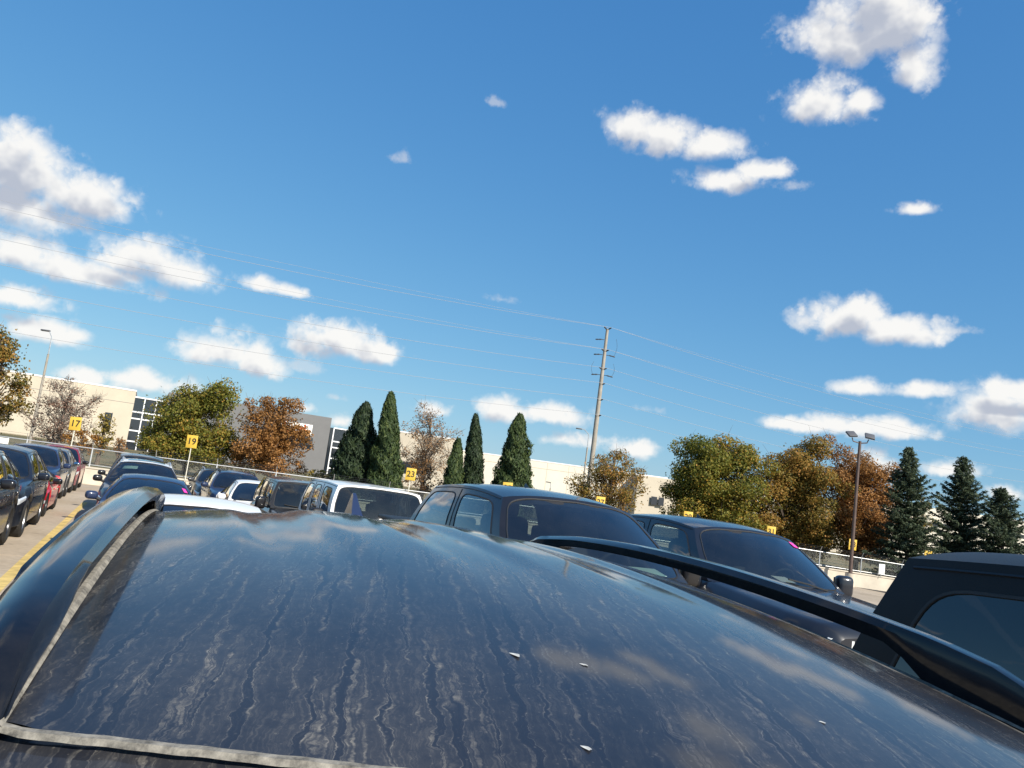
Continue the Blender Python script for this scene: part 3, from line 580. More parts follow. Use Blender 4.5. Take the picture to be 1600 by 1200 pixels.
# ------------------------------------------------------------------ trees
def leaf_mesh(name, P, Nn, U, w, l, mt, rnd):
    """P centre, Nn normal, U long axis (n,3); diamonds w x l"""
    n = len(P); Nn = Nn / np.linalg.norm(Nn, axis=1, keepdims=True); V = np.cross(Nn, U); V /= np.linalg.norm(V, axis=1, keepdims=True) + 1e-9; U2 = np.cross(V, Nn)
    w = np.broadcast_to(w, n)[:, None]; l = np.broadcast_to(l, n)[:, None]
    bend = Nn * l * .18
    vs = np.empty((n, 4, 3)); vs[:, 0] = P - U2 * l * .5; vs[:, 1] = P + V * w * .5 + bend; vs[:, 2] = P + U2 * l * .5; vs[:, 3] = P - V * w * .5 + bend
    me = bpy.data.meshes.new(name); me.vertices.add(n * 4); me.vertices.foreach_set('co', vs.ravel()); me.loops.add(n * 4); me.loops.foreach_set('vertex_index', np.arange(n * 4, dtype=np.int32))
    me.polygons.add(n); me.polygons.foreach_set('loop_start', np.arange(0, n * 4, 4, dtype=np.int32)); me.polygons.foreach_set('loop_total', np.full(n, 4, dtype=np.int32))
    a = me.attributes.new('rnd', 'FLOAT', 'FACE'); a.data.foreach_set('value', np.clip(rnd, 0, 1).astype(np.float32)); me.materials.append(mt); me.update(calc_edges=True); me.validate(); return me
def unit(n):
    v = rng.normal(size=(n, 3)); return v / np.linalg.norm(v, axis=1, keepdims=True)

def broadleaf(label, px, ptop, pl, pr, pbot, Y, mt, dens=1.0, twig=0, leaf=.17, hue=.5, bark='bark', name='maple_tree', nclump=90, trunk=True, taper=.40):
    top = atY(*ptop, Y); lft = atY(pl, (ptop[1] + pbot) / 2, Y); rgt = atY(pr, (ptop[1] + pbot) / 2, Y); mid = atY(px, (ptop[1] + pbot) / 2, Y); bot = atY(px, pbot, Y)
    bx = mid.x; o = empty(name, (bx, Y, lawn_z(bx, Y))); tag(o, label, 'tree' if trunk else 'shrub'); base = np.array(o.location)
    rx = (rgt.x - lft.x) / 2; cx = (rgt.x + lft.x) / 2 - bx; z0 = bot.z - base[2]; z1 = top.z - base[2]; cz = (z0 + z1) / 2; rz = (z1 - z0) / 2; ry = rx * .9; tx = (top.x - bx)
    cl = []; nbr = max(9, nclump // 7); ga_ = rng.uniform(0, 6.28)
    for k in range(nbr):             # main boughs reach different lengths, so the outline is uneven
        zz = -.75 + 1.7 * (k + .5) / nbr + rng.normal(0, .07); an = ga_ + k * 2.39996 + rng.normal(0, .25); rr = math.sqrt(max(1 - min(abs(zz), .97) ** 2, .02)); ext = min(rng.uniform(.72, 1.14), .93 / max(abs(zz), .5)); wz = 1.06 - taper * ((zz + 1) / 2) ** 1.6
        end = np.array([math.cos(an) * rr * wz * rx, math.sin(an) * rr * wz * ry, zz * rz]) * ext
        org = np.array([0, 0, max(-.75 * rz, end[2] - .55 * rz)])
        for q in range(max(4, nclump // nbr)):
            f_ = rng.uniform(.22, 1.0) if q else 1.0; p = org + (end - org) * f_; p[2] += .12 * rz * math.sin(f_ * 3.1); p += rng.normal(0, .13, 3) * min(rx, rz)
            p = p + np.array([cx + max(p[2] / rz, 0) ** 2 * (tx - cx) * .8, 0, cz])
            cl.append((p, rng.uniform(.15, .29) * min(rx, rz) * (1.12 - .3 * f_)))
    tr = MB(); th = max(z0 * .9, .6); tr_r = .05 * rz + .06
    tr.tube([(0, 0, -.3), (.04, 0, th * .5), (cx * .3, .03, th + rz * .4), (cx * .7, 0, cz + rz * .3), (tx * .8, 0, z1 - .2)], [tr_r * 1.25, tr_r, tr_r * .75, tr_r * .4, .02], 9)
    P = []; N = []; U = []; RN = []
    for p, r in cl:
        zb = max(th * .8, p[2] - (np.hypot(p[0], p[1]) * .9 + .4)); t0 = np.array([cx * .3 * min(1, zb / max(th, .1)), 0, zb]); md = (t0 + p) / 2 + np.array([0, 0, .12 * rz]) + rng.normal(0, .06, 3)
        tr.tube([t0, md, p], [.018 * rz / 2 + .010, .011 * rz / 2 + .007, .006], 5, caps=False)
        for _ in range(twig):
            d = unit(1)[0]; d[2] = abs(d[2]) * .9 + .25; e = p + d * r * rng.uniform(1.0, 1.9); tr.tube([p, (p + e) / 2 + rng.normal(0, .04, 3), e], [.013, .009, .004], 4, caps=False)
        n = int(dens * 190 * (r / .6) ** 1.7 * (.15 / leaf) ** 1.5 * rng.uniform(.6, 1.3)); d = unit(n); q = p + d * (r * rng.uniform(.35, 1.12, n) ** .6)[:, None] * np.array([1.15, 1.15, .85])
        P.append(q); N.append(d * .7 + unit(n) * .8 + np.array([0, 0, .35])); U.append(unit(n)); cb = rng.normal(hue, .13) ; RN.append(rng.normal(cb, .2, n))
    # stray leaves break the outline
    n = int(250 * dens); d = unit(n); rr = rng.uniform(.7, 1.02, n); q = np.stack([cx + d[:, 0] * rx * rr, d[:, 1] * ry * rr, cz + d[:, 2] * rz * rr], 1); P.append(q); N.append(unit(n)); U.append(unit(n)); RN.append(rng.uniform(0, 1, n))
    P = np.concatenate(P); k = P[:, 2] > .15; tr.build('trunk', M[bark], o)
    link('crown', leaf_mesh('crown', P[k], np.concatenate(N)[k], np.concatenate(U)[k], leaf * rng.uniform(.5, .95, k.sum()), leaf * rng.uniform(.7, 1.2, k.sum()), M[mt], np.concatenate(RN)[k]), o)
    return o
broadleaf('green and rust maple beside the cream building, leaning over the notice board', 0, (-8, 505), -75, 46, 695, 50, 'leaf_mixed', 1.0, 1, .19, .45, nclump=85)
broadleaf('thin reddish tree nearly bare at its top behind bay sign seventeen', 100, (118, 600), 38, 158, 700, 49, 'leaf_russet', .30, 9, .11, .5, 'bark_grey', 'bare_tree', nclump=75)
broadleaf('orange shrub at the foot of the thin reddish tree', 128, (128, 668), 92, 168, 712, 46, 'leaf_orange', 1.1, 1, .12, .5, name='shrub', nclump=40, trunk=False)
broadleaf('narrow yellow green shrub below the dark office window', 160, (158, 640), 146, 182, 712, 46.5, 'leaf_yellow', 1.0, 1, .12, .3, name='shrub', nclump=40, trunk=False)
broadleaf('small brown sapling in front of the glass stair bay', 186, (189, 683), 178, 197, 712, 46.5, 'leaf_brown', .8, 2, .1, .4, name='sapling', nclump=18, trunk=False)
broadleaf('broad green maple behind bay sign nineteen', 300, (333, 598), 210, 392, 742, 50, 'leaf_green', 1.3, 1, .15, .55, nclump=140, taper=.78)
broadleaf('copper brown maple in front of the office sign board', 435, (430, 628), 366, 480, 748, 49, 'leaf_brown', 1.2, 2, .14, .5, nclump=120, taper=.5)
broadleaf('yellow green bush between the copper maple and the dark junipers', 505, (505, 733), 476, 530, 765, 48, 'leaf_yellow', 1.1, 1, .13, .5, name='shrub', nclump=34, trunk=False)
broadleaf('tan leaved half bare tree behind bay sign twenty three', 668, (672, 645), 620, 722, 752, 52, 'leaf_tan', .34, 6, .12, .5, 'bark_grey', 'bare_tree', nclump=70)
broadleaf('low dark brush under the half bare tree', 660, (655, 722), 632, 690, 775, 50, 'leaf_brown', .7, 2, .11, .1, name='shrub', nclump=24, trunk=False)
broadleaf('olive and brown maple standing before the utility pole', 955, (962, 708), 888, 1022, 812, 54, 'leaf_mixed', .85, 4, .14, .55, nclump=100)
broadleaf('large olive green maple behind bay sign twenty nine', 1112, (1130, 684), 1030, 1200, 852, 56, 'leaf_green', 1.5, 1, .16, .56, nclump=165, taper=.34)
broadleaf('tall olive and gold maple behind bay sign thirty one', 1240, (1254, 690), 1162, 1318, 884, 57, 'leaf_mixed', 1.5, 1, .16, .5, nclump=165, taper=.34)
broadleaf('russet brown maple behind the brown lamp post', 1340, (1340, 702), 1272, 1416, 890, 57.5, 'leaf_brown', 1.3, 2, .14, .56, nclump=150, taper=.38)
broadleaf('small golden tree peeking out behind the first blue spruce', 1442, (1444, 778), 1425, 1460, 850, 66, 'leaf_yellow', .9, 1, .15, .6, nclump=24)

def juniper(label, ptop, pl, pr, pbot, Y, mt, name='juniper_tree', n=11000, fat=1.0):
    top = atY(*ptop, Y); bot = atY((pl + pr) / 2, pbot, Y); l, r = atY(pl, pbot - 25, Y), atY(pr, pbot - 25, Y); bx = (l.x + r.x) / 2
    o = empty(name, (bx, Y, lawn_z(bx, Y))); tag(o, label, 'tree'); bz = o.location.z; H = top.z - bz; Rm = (r.x - l.x) / 2; lean = top.x - bx
    ph = rng.uniform(0, 6.28, 12); am = rng.uniform(.5, 1, 12)
    def rad(t, an):      # t 0 bottom 1 top
        s = (np.clip(1 - t, 0, 1) ** .55) * np.clip(.78 + t * 2.2, 0, 1) * (1 - .12 * t)
        lump = sum(am[k] * np.sin(an * (k % 4 + 1) + ph[k] + t * (5 + 2.5 * k)) for k in range(12)) * .062
        return Rm * fat * s * (1 + lump) + .03
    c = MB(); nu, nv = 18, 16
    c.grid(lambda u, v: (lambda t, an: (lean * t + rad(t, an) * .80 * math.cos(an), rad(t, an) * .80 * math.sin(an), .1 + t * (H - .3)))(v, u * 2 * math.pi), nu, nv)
    t = rng.beta(1.0, 1.35, n); an = rng.uniform(0, 2 * np.pi, n); tuft = np.sin(an * 7 + t * 23 + ph[0]) * np.sin(t * 41 + an * 3 + ph[1]); rr = rad(t, an) * (rng.uniform(.80, 1.05, n) + .11 * tuft + .10 * (rng.uniform(0, 1, n) > .965))
    P = np.stack([lean * t + rr * np.cos(an), rr * np.sin(an), .12 + t * (H - .2)], 1)
    out = np.stack([np.cos(an), np.sin(an), np.full(n, .35)], 1)
    U = np.stack([np.cos(an) * .45, np.sin(an) * .45, np.full(n, 1.0)], 1) + rng.normal(0, .35, (n, 3))
    nz = np.sin(an * 5 + t * 31) * .5 + np.sin(an * 9 - t * 47 + 1) * .5
    tm = MB(); tm.tube([(0, 0, -.3), (0, 0, H * .3)], [.12, .08], 8); tm.build('trunk', M['bark'], o)
    cr_ = link('crown', leaf_mesh('crown', P, out + rng.normal(0, .55, (n, 3)), U, rng.uniform(.05, .10, n), rng.uniform(.16, .36, n), M[mt], .42 + tuft * .2 + nz * .08 + rng.normal(0, .17, n)), o)
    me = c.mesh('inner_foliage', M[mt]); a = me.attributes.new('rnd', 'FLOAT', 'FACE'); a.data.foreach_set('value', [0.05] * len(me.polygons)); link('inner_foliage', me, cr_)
juniper('dark conical juniper with a broad base next to the glass bay', (573, 627), 513, 590, 762, 46.5, 'juniper_dark', fat=1.02)
juniper('tallest narrow juniper, bright green, right beside the dark one', (612, 611), 576, 632, 774, 45.5, 'juniper')
juniper('smallest slim juniper left of a dark taller one', (717, 683), 690, 727, 772, 46, 'juniper', n=6000)
juniper('narrow dark juniper with a bare tip', (744, 645), 722, 762, 774, 47.5, 'juniper_dark', n=8000)
juniper('stout juniper standing alone before the white warehouse wall', (813, 645), 764, 836, 786, 47, 'juniper')

def spruce(label, ptop, pl, pr, pbot, Y):
    top = atY(*ptop, Y); l, r = atY(pl, pbot - 30, Y), atY(pr, pbot - 30, Y); bx = (l.x + r.x) / 2; o = empty('spruce_tree', (bx, Y, lawn_z(bx, Y))); tag(o, label, 'tree')
    H = top.z - o.location.z; Rm = (r.x - l.x) / 2; lean = top.x - bx; tm = MB(); tm.tube([(0, 0, -.3), (lean * .5, 0, H * .5), (lean, 0, H)], [.16, .1, .015], 8)
    P = []; N = []; U = []; RN = []; z = .25
    while z < H - .12:
        t = z / H; nb = int(13 - 6 * t); L0 = Rm * ((1 - t) ** .78) * 1.28 + .05; off = rng.uniform(0, 6)
        for k in range(nb):
            an = off + k * 2 * np.pi / nb + rng.normal(0, .18); L = L0 * rng.uniform(.5, 1.22) * (1 + .18 * math.sin(an * 2 + z * 1.7)); d = np.array([np.cos(an), np.sin(an), 0]); sl = -.28 + .75 * t + rng.normal(0, .08)
            b0 = np.array([lean * t, 0, z]); m_ = max(int(L * 62), 10); s = rng.uniform(.12, 1, m_) ** .8
            pts = b0 + d * (s * L)[:, None] + np.array([0, 0, 1.0]) * (sl * s * L + .22 * L * s ** 2)[:, None]
            tm.tube([b0, b0 + d * L * .5 + np.array([0, 0, sl * L * .5 + .055 * L]), b0 + d * L + np.array([0, 0, sl * L + .22 * L])], [.022, .014, .005], 4, caps=False)
            side = np.array([-d[1], d[0], 0]); w = rng.normal(0, 1, m_) * (.05 + .16 * L * (1 - s)); pts = pts + side * w[:, None] + rng.normal(0, .03, (m_, 3)) - np.array([0, 0, 1]) * np.abs(rng.normal(0, .06, m_))[:, None]
            P.append(pts); N.append(np.array([0, 0, .8]) + rng.normal(0, .5, (m_, 3))); U.append(d + side * (np.sign(w) * .7)[:, None] + rng.normal(0, .3, (m_, 3)) - np.array([0, 0, .3])); RN.append(np.clip(rng.normal(.42, .2, m_) + .25 * (s - .5), 0, 1))
        z += (.16 + .15 * (1 - t)) * rng.uniform(.7, 1.35)
    P = np.concatenate(P); n = len(P); tm.build('trunk', M['bark'], o)
    link('crown', leaf_mesh('crown', P, np.concatenate(N), np.concatenate(U), rng.uniform(.05, .10, n), rng.uniform(.18, .36, n), M['spruce'], np.concatenate(RN)), o)
spruce('tall blue spruce next to the russet maple', (1421, 698), 1372, 1466, 895, 52)
spruce('middle blue spruce with a forked open top', (1506, 712), 1448, 1548, 905, 53)
spruce('lower blue spruce at the end of the evergreen row', (1563, 760), 1520, 1622, 915, 51)

# ------------------------------------------------------------------ vehicles (local +X forward, +Y left)
def tab(x, pts):                       # piecewise linear, pts sorted by x
    if x <= pts[0][0]: return pts[0][1]
    for (x0, y0), (x1, y1) in zip(pts[:-1], pts[1:]):
        if x <= x1: return lerp(y0, y1, (x - x0) / max(x1 - x0, 1e-6))
    return pts[-1][1]
BASE = dict(L=4.6, W=1.86, H=1.68, gc=.21, wr=.36, xf=1.40, xr=-1.33, hood=.97, belt=1.07, x_cowl=.98, x_head=.22, x_tail=-1.82, x_back=-2.16, deck=None, roofw=.66, beltw=.925,
            cells=(0, .40, .74, 1.0), bow=.10, fr=.05, rr=.07, crn=.06, nose=.20, rake=1.0, glass='glass', rear_glass='glass_tint', rails=None, paint='p_black', rim='alloy', interior=True, bed=False, roof_paint=None, boxy=False, mirror=None, sunroof=False, fin=False)
SUV = {}
SEDAN = dict(L=4.75, W=1.83, H=1.45, wr=.33, xf=1.42, xr=-1.36, hood=.79, belt=.94, x_cowl=1.02, x_head=.12, x_tail=-1.02, x_back=-1.72, deck=1.0, roofw=.62, cells=(0, .48, .9, 1.0), crn=.05, rear_glass='glass')
PICKUP = dict(L=5.9, W=2.06, H=1.96, gc=.28, wr=.41, xf=1.98, xr=-1.72, hood=1.20, belt=1.31, x_cowl=1.22, x_head=.50, x_tail=-1.42, x_back=-1.56, deck=1.38, roofw=.70, beltw=.915, cells=(0, .49, 1.0), crn=.06, fr=.06, rr=.05, bed=True, nose=.10)
JEEP = dict(L=4.35, W=1.80, H=1.84, gc=.28, wr=.41, xf=1.35, xr=-1.30, hood=1.13, belt=1.19, x_cowl=.72, x_head=.44, x_tail=-1.92, x_back=-2.02, roofw=.80, beltw=.90, cells=(0, .36, .66, 1.0), crn=.035, fr=.03, rr=.03, bow=.03, nose=.06, boxy=True)
SPORT = dict(L=4.5, W=1.95, H=1.22, gc=.13, wr=.34, xf=1.30, xr=-1.30, hood=.66, belt=.80, x_cowl=1.15, x_head=.05, x_tail=-.75, x_back=-1.75, deck=.88, roofw=.56, cells=(0, .62, 1.0), crn=.05, nose=.3)
WHEELS = {}
def wheel_meshes(r, rim):
    k = (round(r, 2), rim)
    if k not in WHEELS:
        b = MB(); w = .115; ri = r * .66
        b.lathe([(-w * .8, ri), (-w, ri + .02), (-w * 1.05, (r + ri) / 2), (-w * .92, r - .02), (-w * .7, r), (w * .7, r), (w * .92, r - .02), (w * 1.05, (r + ri) / 2), (w, ri + .02), (w * .8, ri)], 32)
        c = MB(); c.lathe([(w * .8, ri), (w * .55, ri * .96), (-w * .7, ri * .93), (-w * .8, ri)], 32); c.lathe([(w * .2, 0.0), (w * .22, ri * .9)], 24); c.lathe([(w * .62, 0.001), (w * .62, ri * .2), (w * .3, ri * .26)], 16)
        for q in range(10):
            an = 2 * math.pi * q / 10; d = Vector((math.cos(an), 0, math.sin(an))); s = Vector((-d.z, 0, d.x)) * .018
            p0, p1 = d * ri * .18 + Vector((0, w * .6, 0)), d * ri * .95 + Vector((0, w * .66, 0)); dn = Vector((0, -.035, 0))
            c.add([p0 - s * 1.4, p0 + s * 1.4, p1 + s, p1 - s, p0 - s * 1.4 + dn, p0 + s * 1.4 + dn, p1 + s + dn, p1 - s + dn], [(0, 1, 2, 3), (0, 4, 5, 1), (1, 5, 6, 2), (2, 6, 7, 3), (3, 7, 4, 0)])
        WHEELS[k] = (b.mesh('tyre', M['rubber']), c.mesh('rim', M[rim]))
    return WHEELS[k]

def cell(P, u0, u1, v0, v1, ml, mr, mb, mt_, frame, gl, e=5.0, n=32, flip=False, mi=0, rings=5):
    """a stretch of body panel with a rounded window opening; frame gets the ring, gl the pane"""
    outer, inner = [], []; cu, cv = (ml + (1 - mr)) / 2, (mb + (1 - mt_)) / 2; hu, hv = (1 - mr - ml) / 2, (1 - mt_ - mb) / 2
    for i in range(n):
        t = 2 * math.pi * (i + .0) / n; c, s = math.cos(t), math.sin(t); k = max(abs(c), abs(s)); outer.append((.5 + .5 * c / k, .5 + .5 * s / k))
        x = math.copysign(abs(c) ** (2 / e), c); y = math.copysign(abs(s) ** (2 / e), s); inner.append((cu + hu * x, cv + hv * y))
    Q = lambda s, t: P(lerp(u0, u1, s), lerp(v0, v1, t))
    vs = []; fs = []; K = 3
    for k in range(K + 1): vs += [Q(lerp(o[0], i_[0], k / K), lerp(o[1], i_[1], k / K)) for o, i_ in zip(outer, inner)]
    for k in range(K):
        for i in range(n):
            a, b2 = k * n + i, k * n + (i + 1) % n; q = (a, b2, b2 + n, a + n); fs.append(q[::-1] if flip else q)
    frame.add(vs, fs, mi)
    vs = [Q(cu, cv)]; fs = []
    for k in range(1, rings + 1): vs += [Q(lerp(cu, i_[0], k / rings), lerp(cv, i_[1], k / rings)) for i_ in inner]
    for i in range(n):
        a, b2 = 1 + i, 1 + (i + 1) % n; fs.append((0, a, b2) if not flip else (0, b2, a))
        for k in range(rings - 1):
            a, b2 = 1 + k * n + i, 1 + k * n + (i + 1) % n; q = (a, a + n, b2 + n, b2); fs.append(q if not flip else q[::-1])
    gl.add(vs, fs); return [Q(*i_) for i_ in inner]

def make_car(name, label, cat, kind, a_head, bc, group=None, yaw=0.0, dz=0.0, roof_fn=None, head_x=None, roof_res=(12, 10), **over):
    s = dict(BASE); s.update(kind); s.update(over); q = lambda k: s[k]
    L, W, H, belt, hw = s['L'], s['W'], s['H'], s['belt'], s['W'] / 2; deck = s['deck'] or belt
    xc, xh, xt, xb = s['x_cowl'], s['x_head'], s['x_tail'], s['x_back']; p = AB(a_head + xh, bc); zg = gz(p.x, p.y)
    root = empty(name, (p.x, p.y, zg + dz), math.atan2(-AX.y, -AX.x) + yaw); tag(root, label, cat, group)
    pt = M[s['paint']]; rp = M[s['roof_paint'] or s['paint']]; bm = M['matte_black']
    # --- lower body
    nz = s['nose']; top_t = [(-L / 2, deck - .14), (-L / 2 + .1, deck - .02), (-L / 2 + .3, deck), (xb - .02, deck if not s['bed'] else deck), (xb, belt), (xc, belt), (xc + .04, belt - .005), (L / 2 - .35, s['hood']), (L / 2 - .12, s['hood'] - nz * .25), (L / 2 - .04, s['hood'] - nz * .6), (L / 2, s['hood'] - nz - .02)]
    wid_t = [(-L / 2, .86), (-L / 2 + .06, .92), (-L / 2 + .3, .97), (-L / 2 + .7, 1.0), (L / 2 - .9, 1.0), (L / 2 - .45, .965), (L / 2 - .2, .90), (L / 2 - .06, .82), (L / 2, .76)]
    if s['boxy']: wid_t = [(-L / 2, .93), (-L / 2 + .08, .96), (L / 2 - .5, .96), (L / 2, .90)]
    bot_t = [(-L / 2, s['gc'] + .14), (-L / 2 + .2, s['gc'] + .03), (-L / 2 + .5, s['gc']), (L / 2 - .5, s['gc']), (L / 2 - .15, s['gc'] + .0), (L / 2, s['gc'] + .06)]
    ra = s['wr'] + .055; xs_ = set(np.linspace(-L / 2, L / 2, 34).tolist()) | {L / 2 - .04, L / 2 - .12, L / 2 - .2, -L / 2 + .06, xc, xc + .04, xb, xb - .02}
    for ax_ in (s['xf'], s['xr']):
        for k in range(11): xs_.add(ax_ + ra * math.cos(math.pi * k / 10) * .999)
        xs_ |= {ax_ + ra + .004, ax_ - ra - .004}
    xs_ = sorted(xs_)
    def ring(x):
        zl = tab(x, bot_t); 
        for ax_ in (s['xf'], s['xr']):
            d = x - ax_
            if abs(d) <= ra: zl = max(zl, s['wr'] + math.sqrt(max(ra * ra - d * d, 0)))
        zt_ = tab(x, top_t); w = hw * tab(x, wid_t); cab = xb <= x <= xc; cw = 0 if cab or x < xb else .035
        zs = zt_ - .10; zm = min(max(zl + .06, lerp(s['gc'], zt_, .55)), zs - .02); zb_ = min(zl + .05, zm - .01)
        return [(0, zl), (w * .84, zl), (w * .965, zb_), (w, zm), (w * .985, zs), (w * s['beltw'] * 1.005, zt_ - .012), (w * (s['beltw'] - .05), zt_ + cw * .3), (w * .5, zt_ + cw), (0, zt_ + cw * 1.3)]
    b = MB(); rings = [ring(x) for x in xs_]; nr = len(rings[0]); idx = []
    for sg in (1, -1):
        vs = [(x, sg * y, z) for x, r_ in zip(xs_, rings) for (y, z) in r_]; fs = []; ms = []
        for i in range(len(xs_) - 1):
            for j in range(nr - 1):
                f = (i * nr + j, i * nr + j + 1, (i + 1) * nr + j + 1, (i + 1) * nr + j); f = f if sg > 0 else f[::-1]
                mid = (xs_[i] + xs_[i + 1]) / 2; mi = 0
                if j == 0: mi = 1
                elif j >= 6 and xb < mid < xc: mi = 1
                elif j == 1 and not s['boxy']: mi = 1
                fs.append(f); ms.append(mi)
        k = len(b.v); b.v += vs; b.f += [tuple(v + k for v in f) for f in fs]; b.m += ms
    for i, fl_ in ((0, 1), (len(xs_) - 1, 0)):
        vs = [(xs_[i], y, z) for (y, z) in rings[i]] + [(xs_[i], -y, z) for (y, z) in rings[i][::-1]]; f = tuple(range(len(vs))); b.add(vs, [f if fl_ else f[::-1]])
    body = b.build('body', [pt, M['interior']], root, 32)
    # --- greenhouse
    rw = hw * s['roofw']; bw = hw * s['beltw']
    def roof(u, t):
        if roof_fn: return roof_fn(u, t)
        return H - s['crn'] * abs(u) ** 2.6 - s['fr'] * max(0, (.42 - t) / .42) ** 2 - s['rr'] * max(0, (t - .42) / .58) ** 2
    hx = head_x or (lambda u: xh + s['bow'] * (1 - u * u) * .8); tx_ = lambda u: xt - s['bow'] * .35 * (1 - u * u)
    rwt = lambda t: rw * (1 - .05 * abs(2 * t - .8) ** 2)
    def roofP(u, t): return (lerp(hx(u), tx_(u), t), u * rwt(t), roof(u, t))
    g_ = MB(); g_.grid(lambda a, c: roofP(2 * a - 1, c), roof_res[0] * 2, roof_res[1], flip=True); roof_o = g_.build('roof', rp, root, 45)
    def sideP(sg):
        def P(u, v):
            x0, y0, z0 = lerp(xc, xb, u), bw, belt - .004; x1, y1, z1 = roofP(1, u)
            return Vector((lerp(x0, x1, v), sg * (lerp(y0, y1, v) + .035 * math.sin(math.pi * v)), lerp(z0, z1, v)))
        return P
    panes = []
    for sg in (1, -1):
        cs = s['cells']; fr_ = MB()
        for i in range(len(cs) - 1):
            gl = MB(); w = cs[i + 1] - cs[i]; m_ = .045 / w * (1.0 if not s['boxy'] else 1.1); inn = cell(sideP(sg), cs[i], cs[i + 1], 0, 1, max(m_ * (1.7 if i == 0 else 1), .02), max(m_ * (1.4 if i == len(cs) - 2 else .9), .02), .05, .13, fr_, gl, 6.0 if s['boxy'] else 7.0, flip=sg < 0)
            panes.append((gl, i, inn))
        fr_.build('pillars', pt if not s['roof_paint'] or s['roof_paint'] == s['paint'] else rp, root, 40)
    for gl, i, inn in panes:
        w_ = gl.build('side_window', M[s['glass'] if i == 0 else s['rear_glass']], root, 60); t_ = MB(); t_.tube(inn + inn[:1], .008, 5, caps=False); t_.build('trim', bm, w_)
    wsb = bw
    def wsP(u, v):
        U = 2 * u - 1; x1, y1, z1 = roofP(U, 0); x0 = xc + s['bow'] * (1 - U * U) * 1.6; z0 = belt - .004 + .03 * (1 - U * U)
        sv = math.sin(math.pi * v); bl_ = sv * .02 * (1 - U * U)
        return Vector((lerp(x0, x1, v) + bl_, lerp(U * wsb, y1, v) + .035 * sv * U, lerp(z0, z1, v) + bl_))
    def rwP(u, v):
        U = 1 - 2 * u; x1, y1, z1 = roofP(U, 1); x0 = xb - s['bow'] * .5 * (1 - U * U); sv = math.sin(math.pi * v); bl_ = sv * .015 * (1 - U * U)
        return Vector((lerp(x0, x1, v) - bl_, lerp(U * wsb, y1, v) + .035 * sv * U, lerp(belt - .004, z1, v) + bl_))
    f2 = MB(); gl = MB(); inn = cell(wsP, 0, 1, 0, 1, .035, .035, .03, .05, f2, gl, 9.0 if not s['boxy'] else 12.0, n=48, rings=8)
    f2.build('windshield_frame', pt, root, 45); ws = gl.build('windshield', M[s.get('ws_glass', 'glass')], root, 60); t_ = MB(); t_.tube(inn + inn[:1], .009, 5, caps=False); t_.build('seal', bm, ws)
    for sg in (1, -1):
        P_ = sideP(sg)
        for c_ in s['cells'][1:-1]:
            t_ = MB(); t_.tube([P_(c_, v) + Vector((0, sg * .001, 0)) for v in np.linspace(.0, .93, 7)], .0055, 4, caps=False); t_.build('door_gap', bm, root)
        t_ = MB(); t_.tube([P_(u, .955) + Vector((0, sg * .001, 0)) for u in np.linspace(.02, .98, 14)], .0055, 4, caps=False); t_.build('roof_ditch', bm, root)
    if 'dusty' not in s['paint']:
        t_ = MB(); t_.grid(lambda a, c: wsP(lerp(.045, .955, a), lerp(.875, .945, c)) - Vector((.006, 0, .004)), 16, 2, flip=True); t_.build('shade_band', M['interior'], ws, 60)
    f3 = MB(); gl = MB(); cell(rwP, 0, 1, 0, 1, .07, .07, .08, .10, f3, gl, 7.0); f3.build('rear_frame', pt, root, 45); gl.build('rear_window', M['glass'], root, 60)
    # --- wipers
    for sg in (1, -.1):
        pA = wsP(.5 + .30 * sg if sg > 0 else .47, -.02); pB = wsP(.5 + .02 if sg > 0 else .16, .10); w_ = MB(); off = Vector((.012, 0, .022)); w_.tube([pA + off, pA.lerp(pB, .5) + off * 1.4, pB + off], .010, 5); w_.build('wiper', bm, root)
    # --- mirrors
    for sg in (1, -1):
        mc = Vector((xc - .22, sg * (hw + .09), belt + .07)); mm = MB(); sz = (.15, .21, .15) if not s['bed'] and not s['boxy'] else (.16, .2, .25)
        mm.rbox(mc, sz, .055, Matrix.Rotation(R(-14 * sg), 3, 'Z'), seg=3); mir = mm.build('mirror', M[s['mirror']] if s['mirror'] else pt, root, 60)
        st = MB(); st.tube([mc + Vector((0, -sg * .06, -.04)), Vector((xc - .20, sg * (bw + .0), belt + .0))], [.03, .035], 6); st.build('mirror_arm', bm, mir)
        gm = MB(); gm.rbox(mc + Vector((-sz[0] / 2 - .001, 0, 0)), (.01, sz[1] * .8, sz[2] * .75), .003, None); gm.build('mirror_glass', M['chrome'], mir)
    # --- front end
    zf = s['hood'] - nz; gzt, gzb = zf - .06, s['gc'] + .28
    gr = MB(); gr.rbox((L / 2 + .004, 0, (gzt + gzb) / 2), (.03, W * .44, (gzt - gzb)), .012); gro = gr.build('grille', bm, root)
    for k in range(4):
        bar = MB(); bar.rbox((L / 2 + .022, 0, lerp(gzb + .05, gzt - .05, k / 3)), (.014, W * .42, .022), .005); bar.build('grille_bar', M['chrome'] if s['bed'] or k == 3 else M['dark_alloy'], gro)
    lo = MB(); lo.rbox((L / 2 - .005, 0, s['gc'] + .15), (.05, W * .58, .14), .02); lo.build('lower_intake', bm, root)
    for sg in (1, -1):                 # headlights follow the corner of the body
        hl = MB(); zt0 = s['hood'] - nz * .55 - .07; hh = .17 if not s['bed'] else .24
        def hp(u, v):
            x = lerp(L / 2 - .015, L / 2 - .46, u); w = hw * tab(x, wid_t); z = zt0 + .06 * u - hh * v * (1 - .35 * u); k_ = 1.008
            yy = w * lerp(.93, 1.0, min(v * 2, 1)) * k_; 
            if u < .12: yy = w * (.72 + 2.3 * u)
            return (x + .02 * (1 - u), sg * yy, z)
        hl.grid(hp, 10, 4, flip=sg > 0); hl.build('headlight', M['lens'], root, 60)
        if s['boxy']: continue
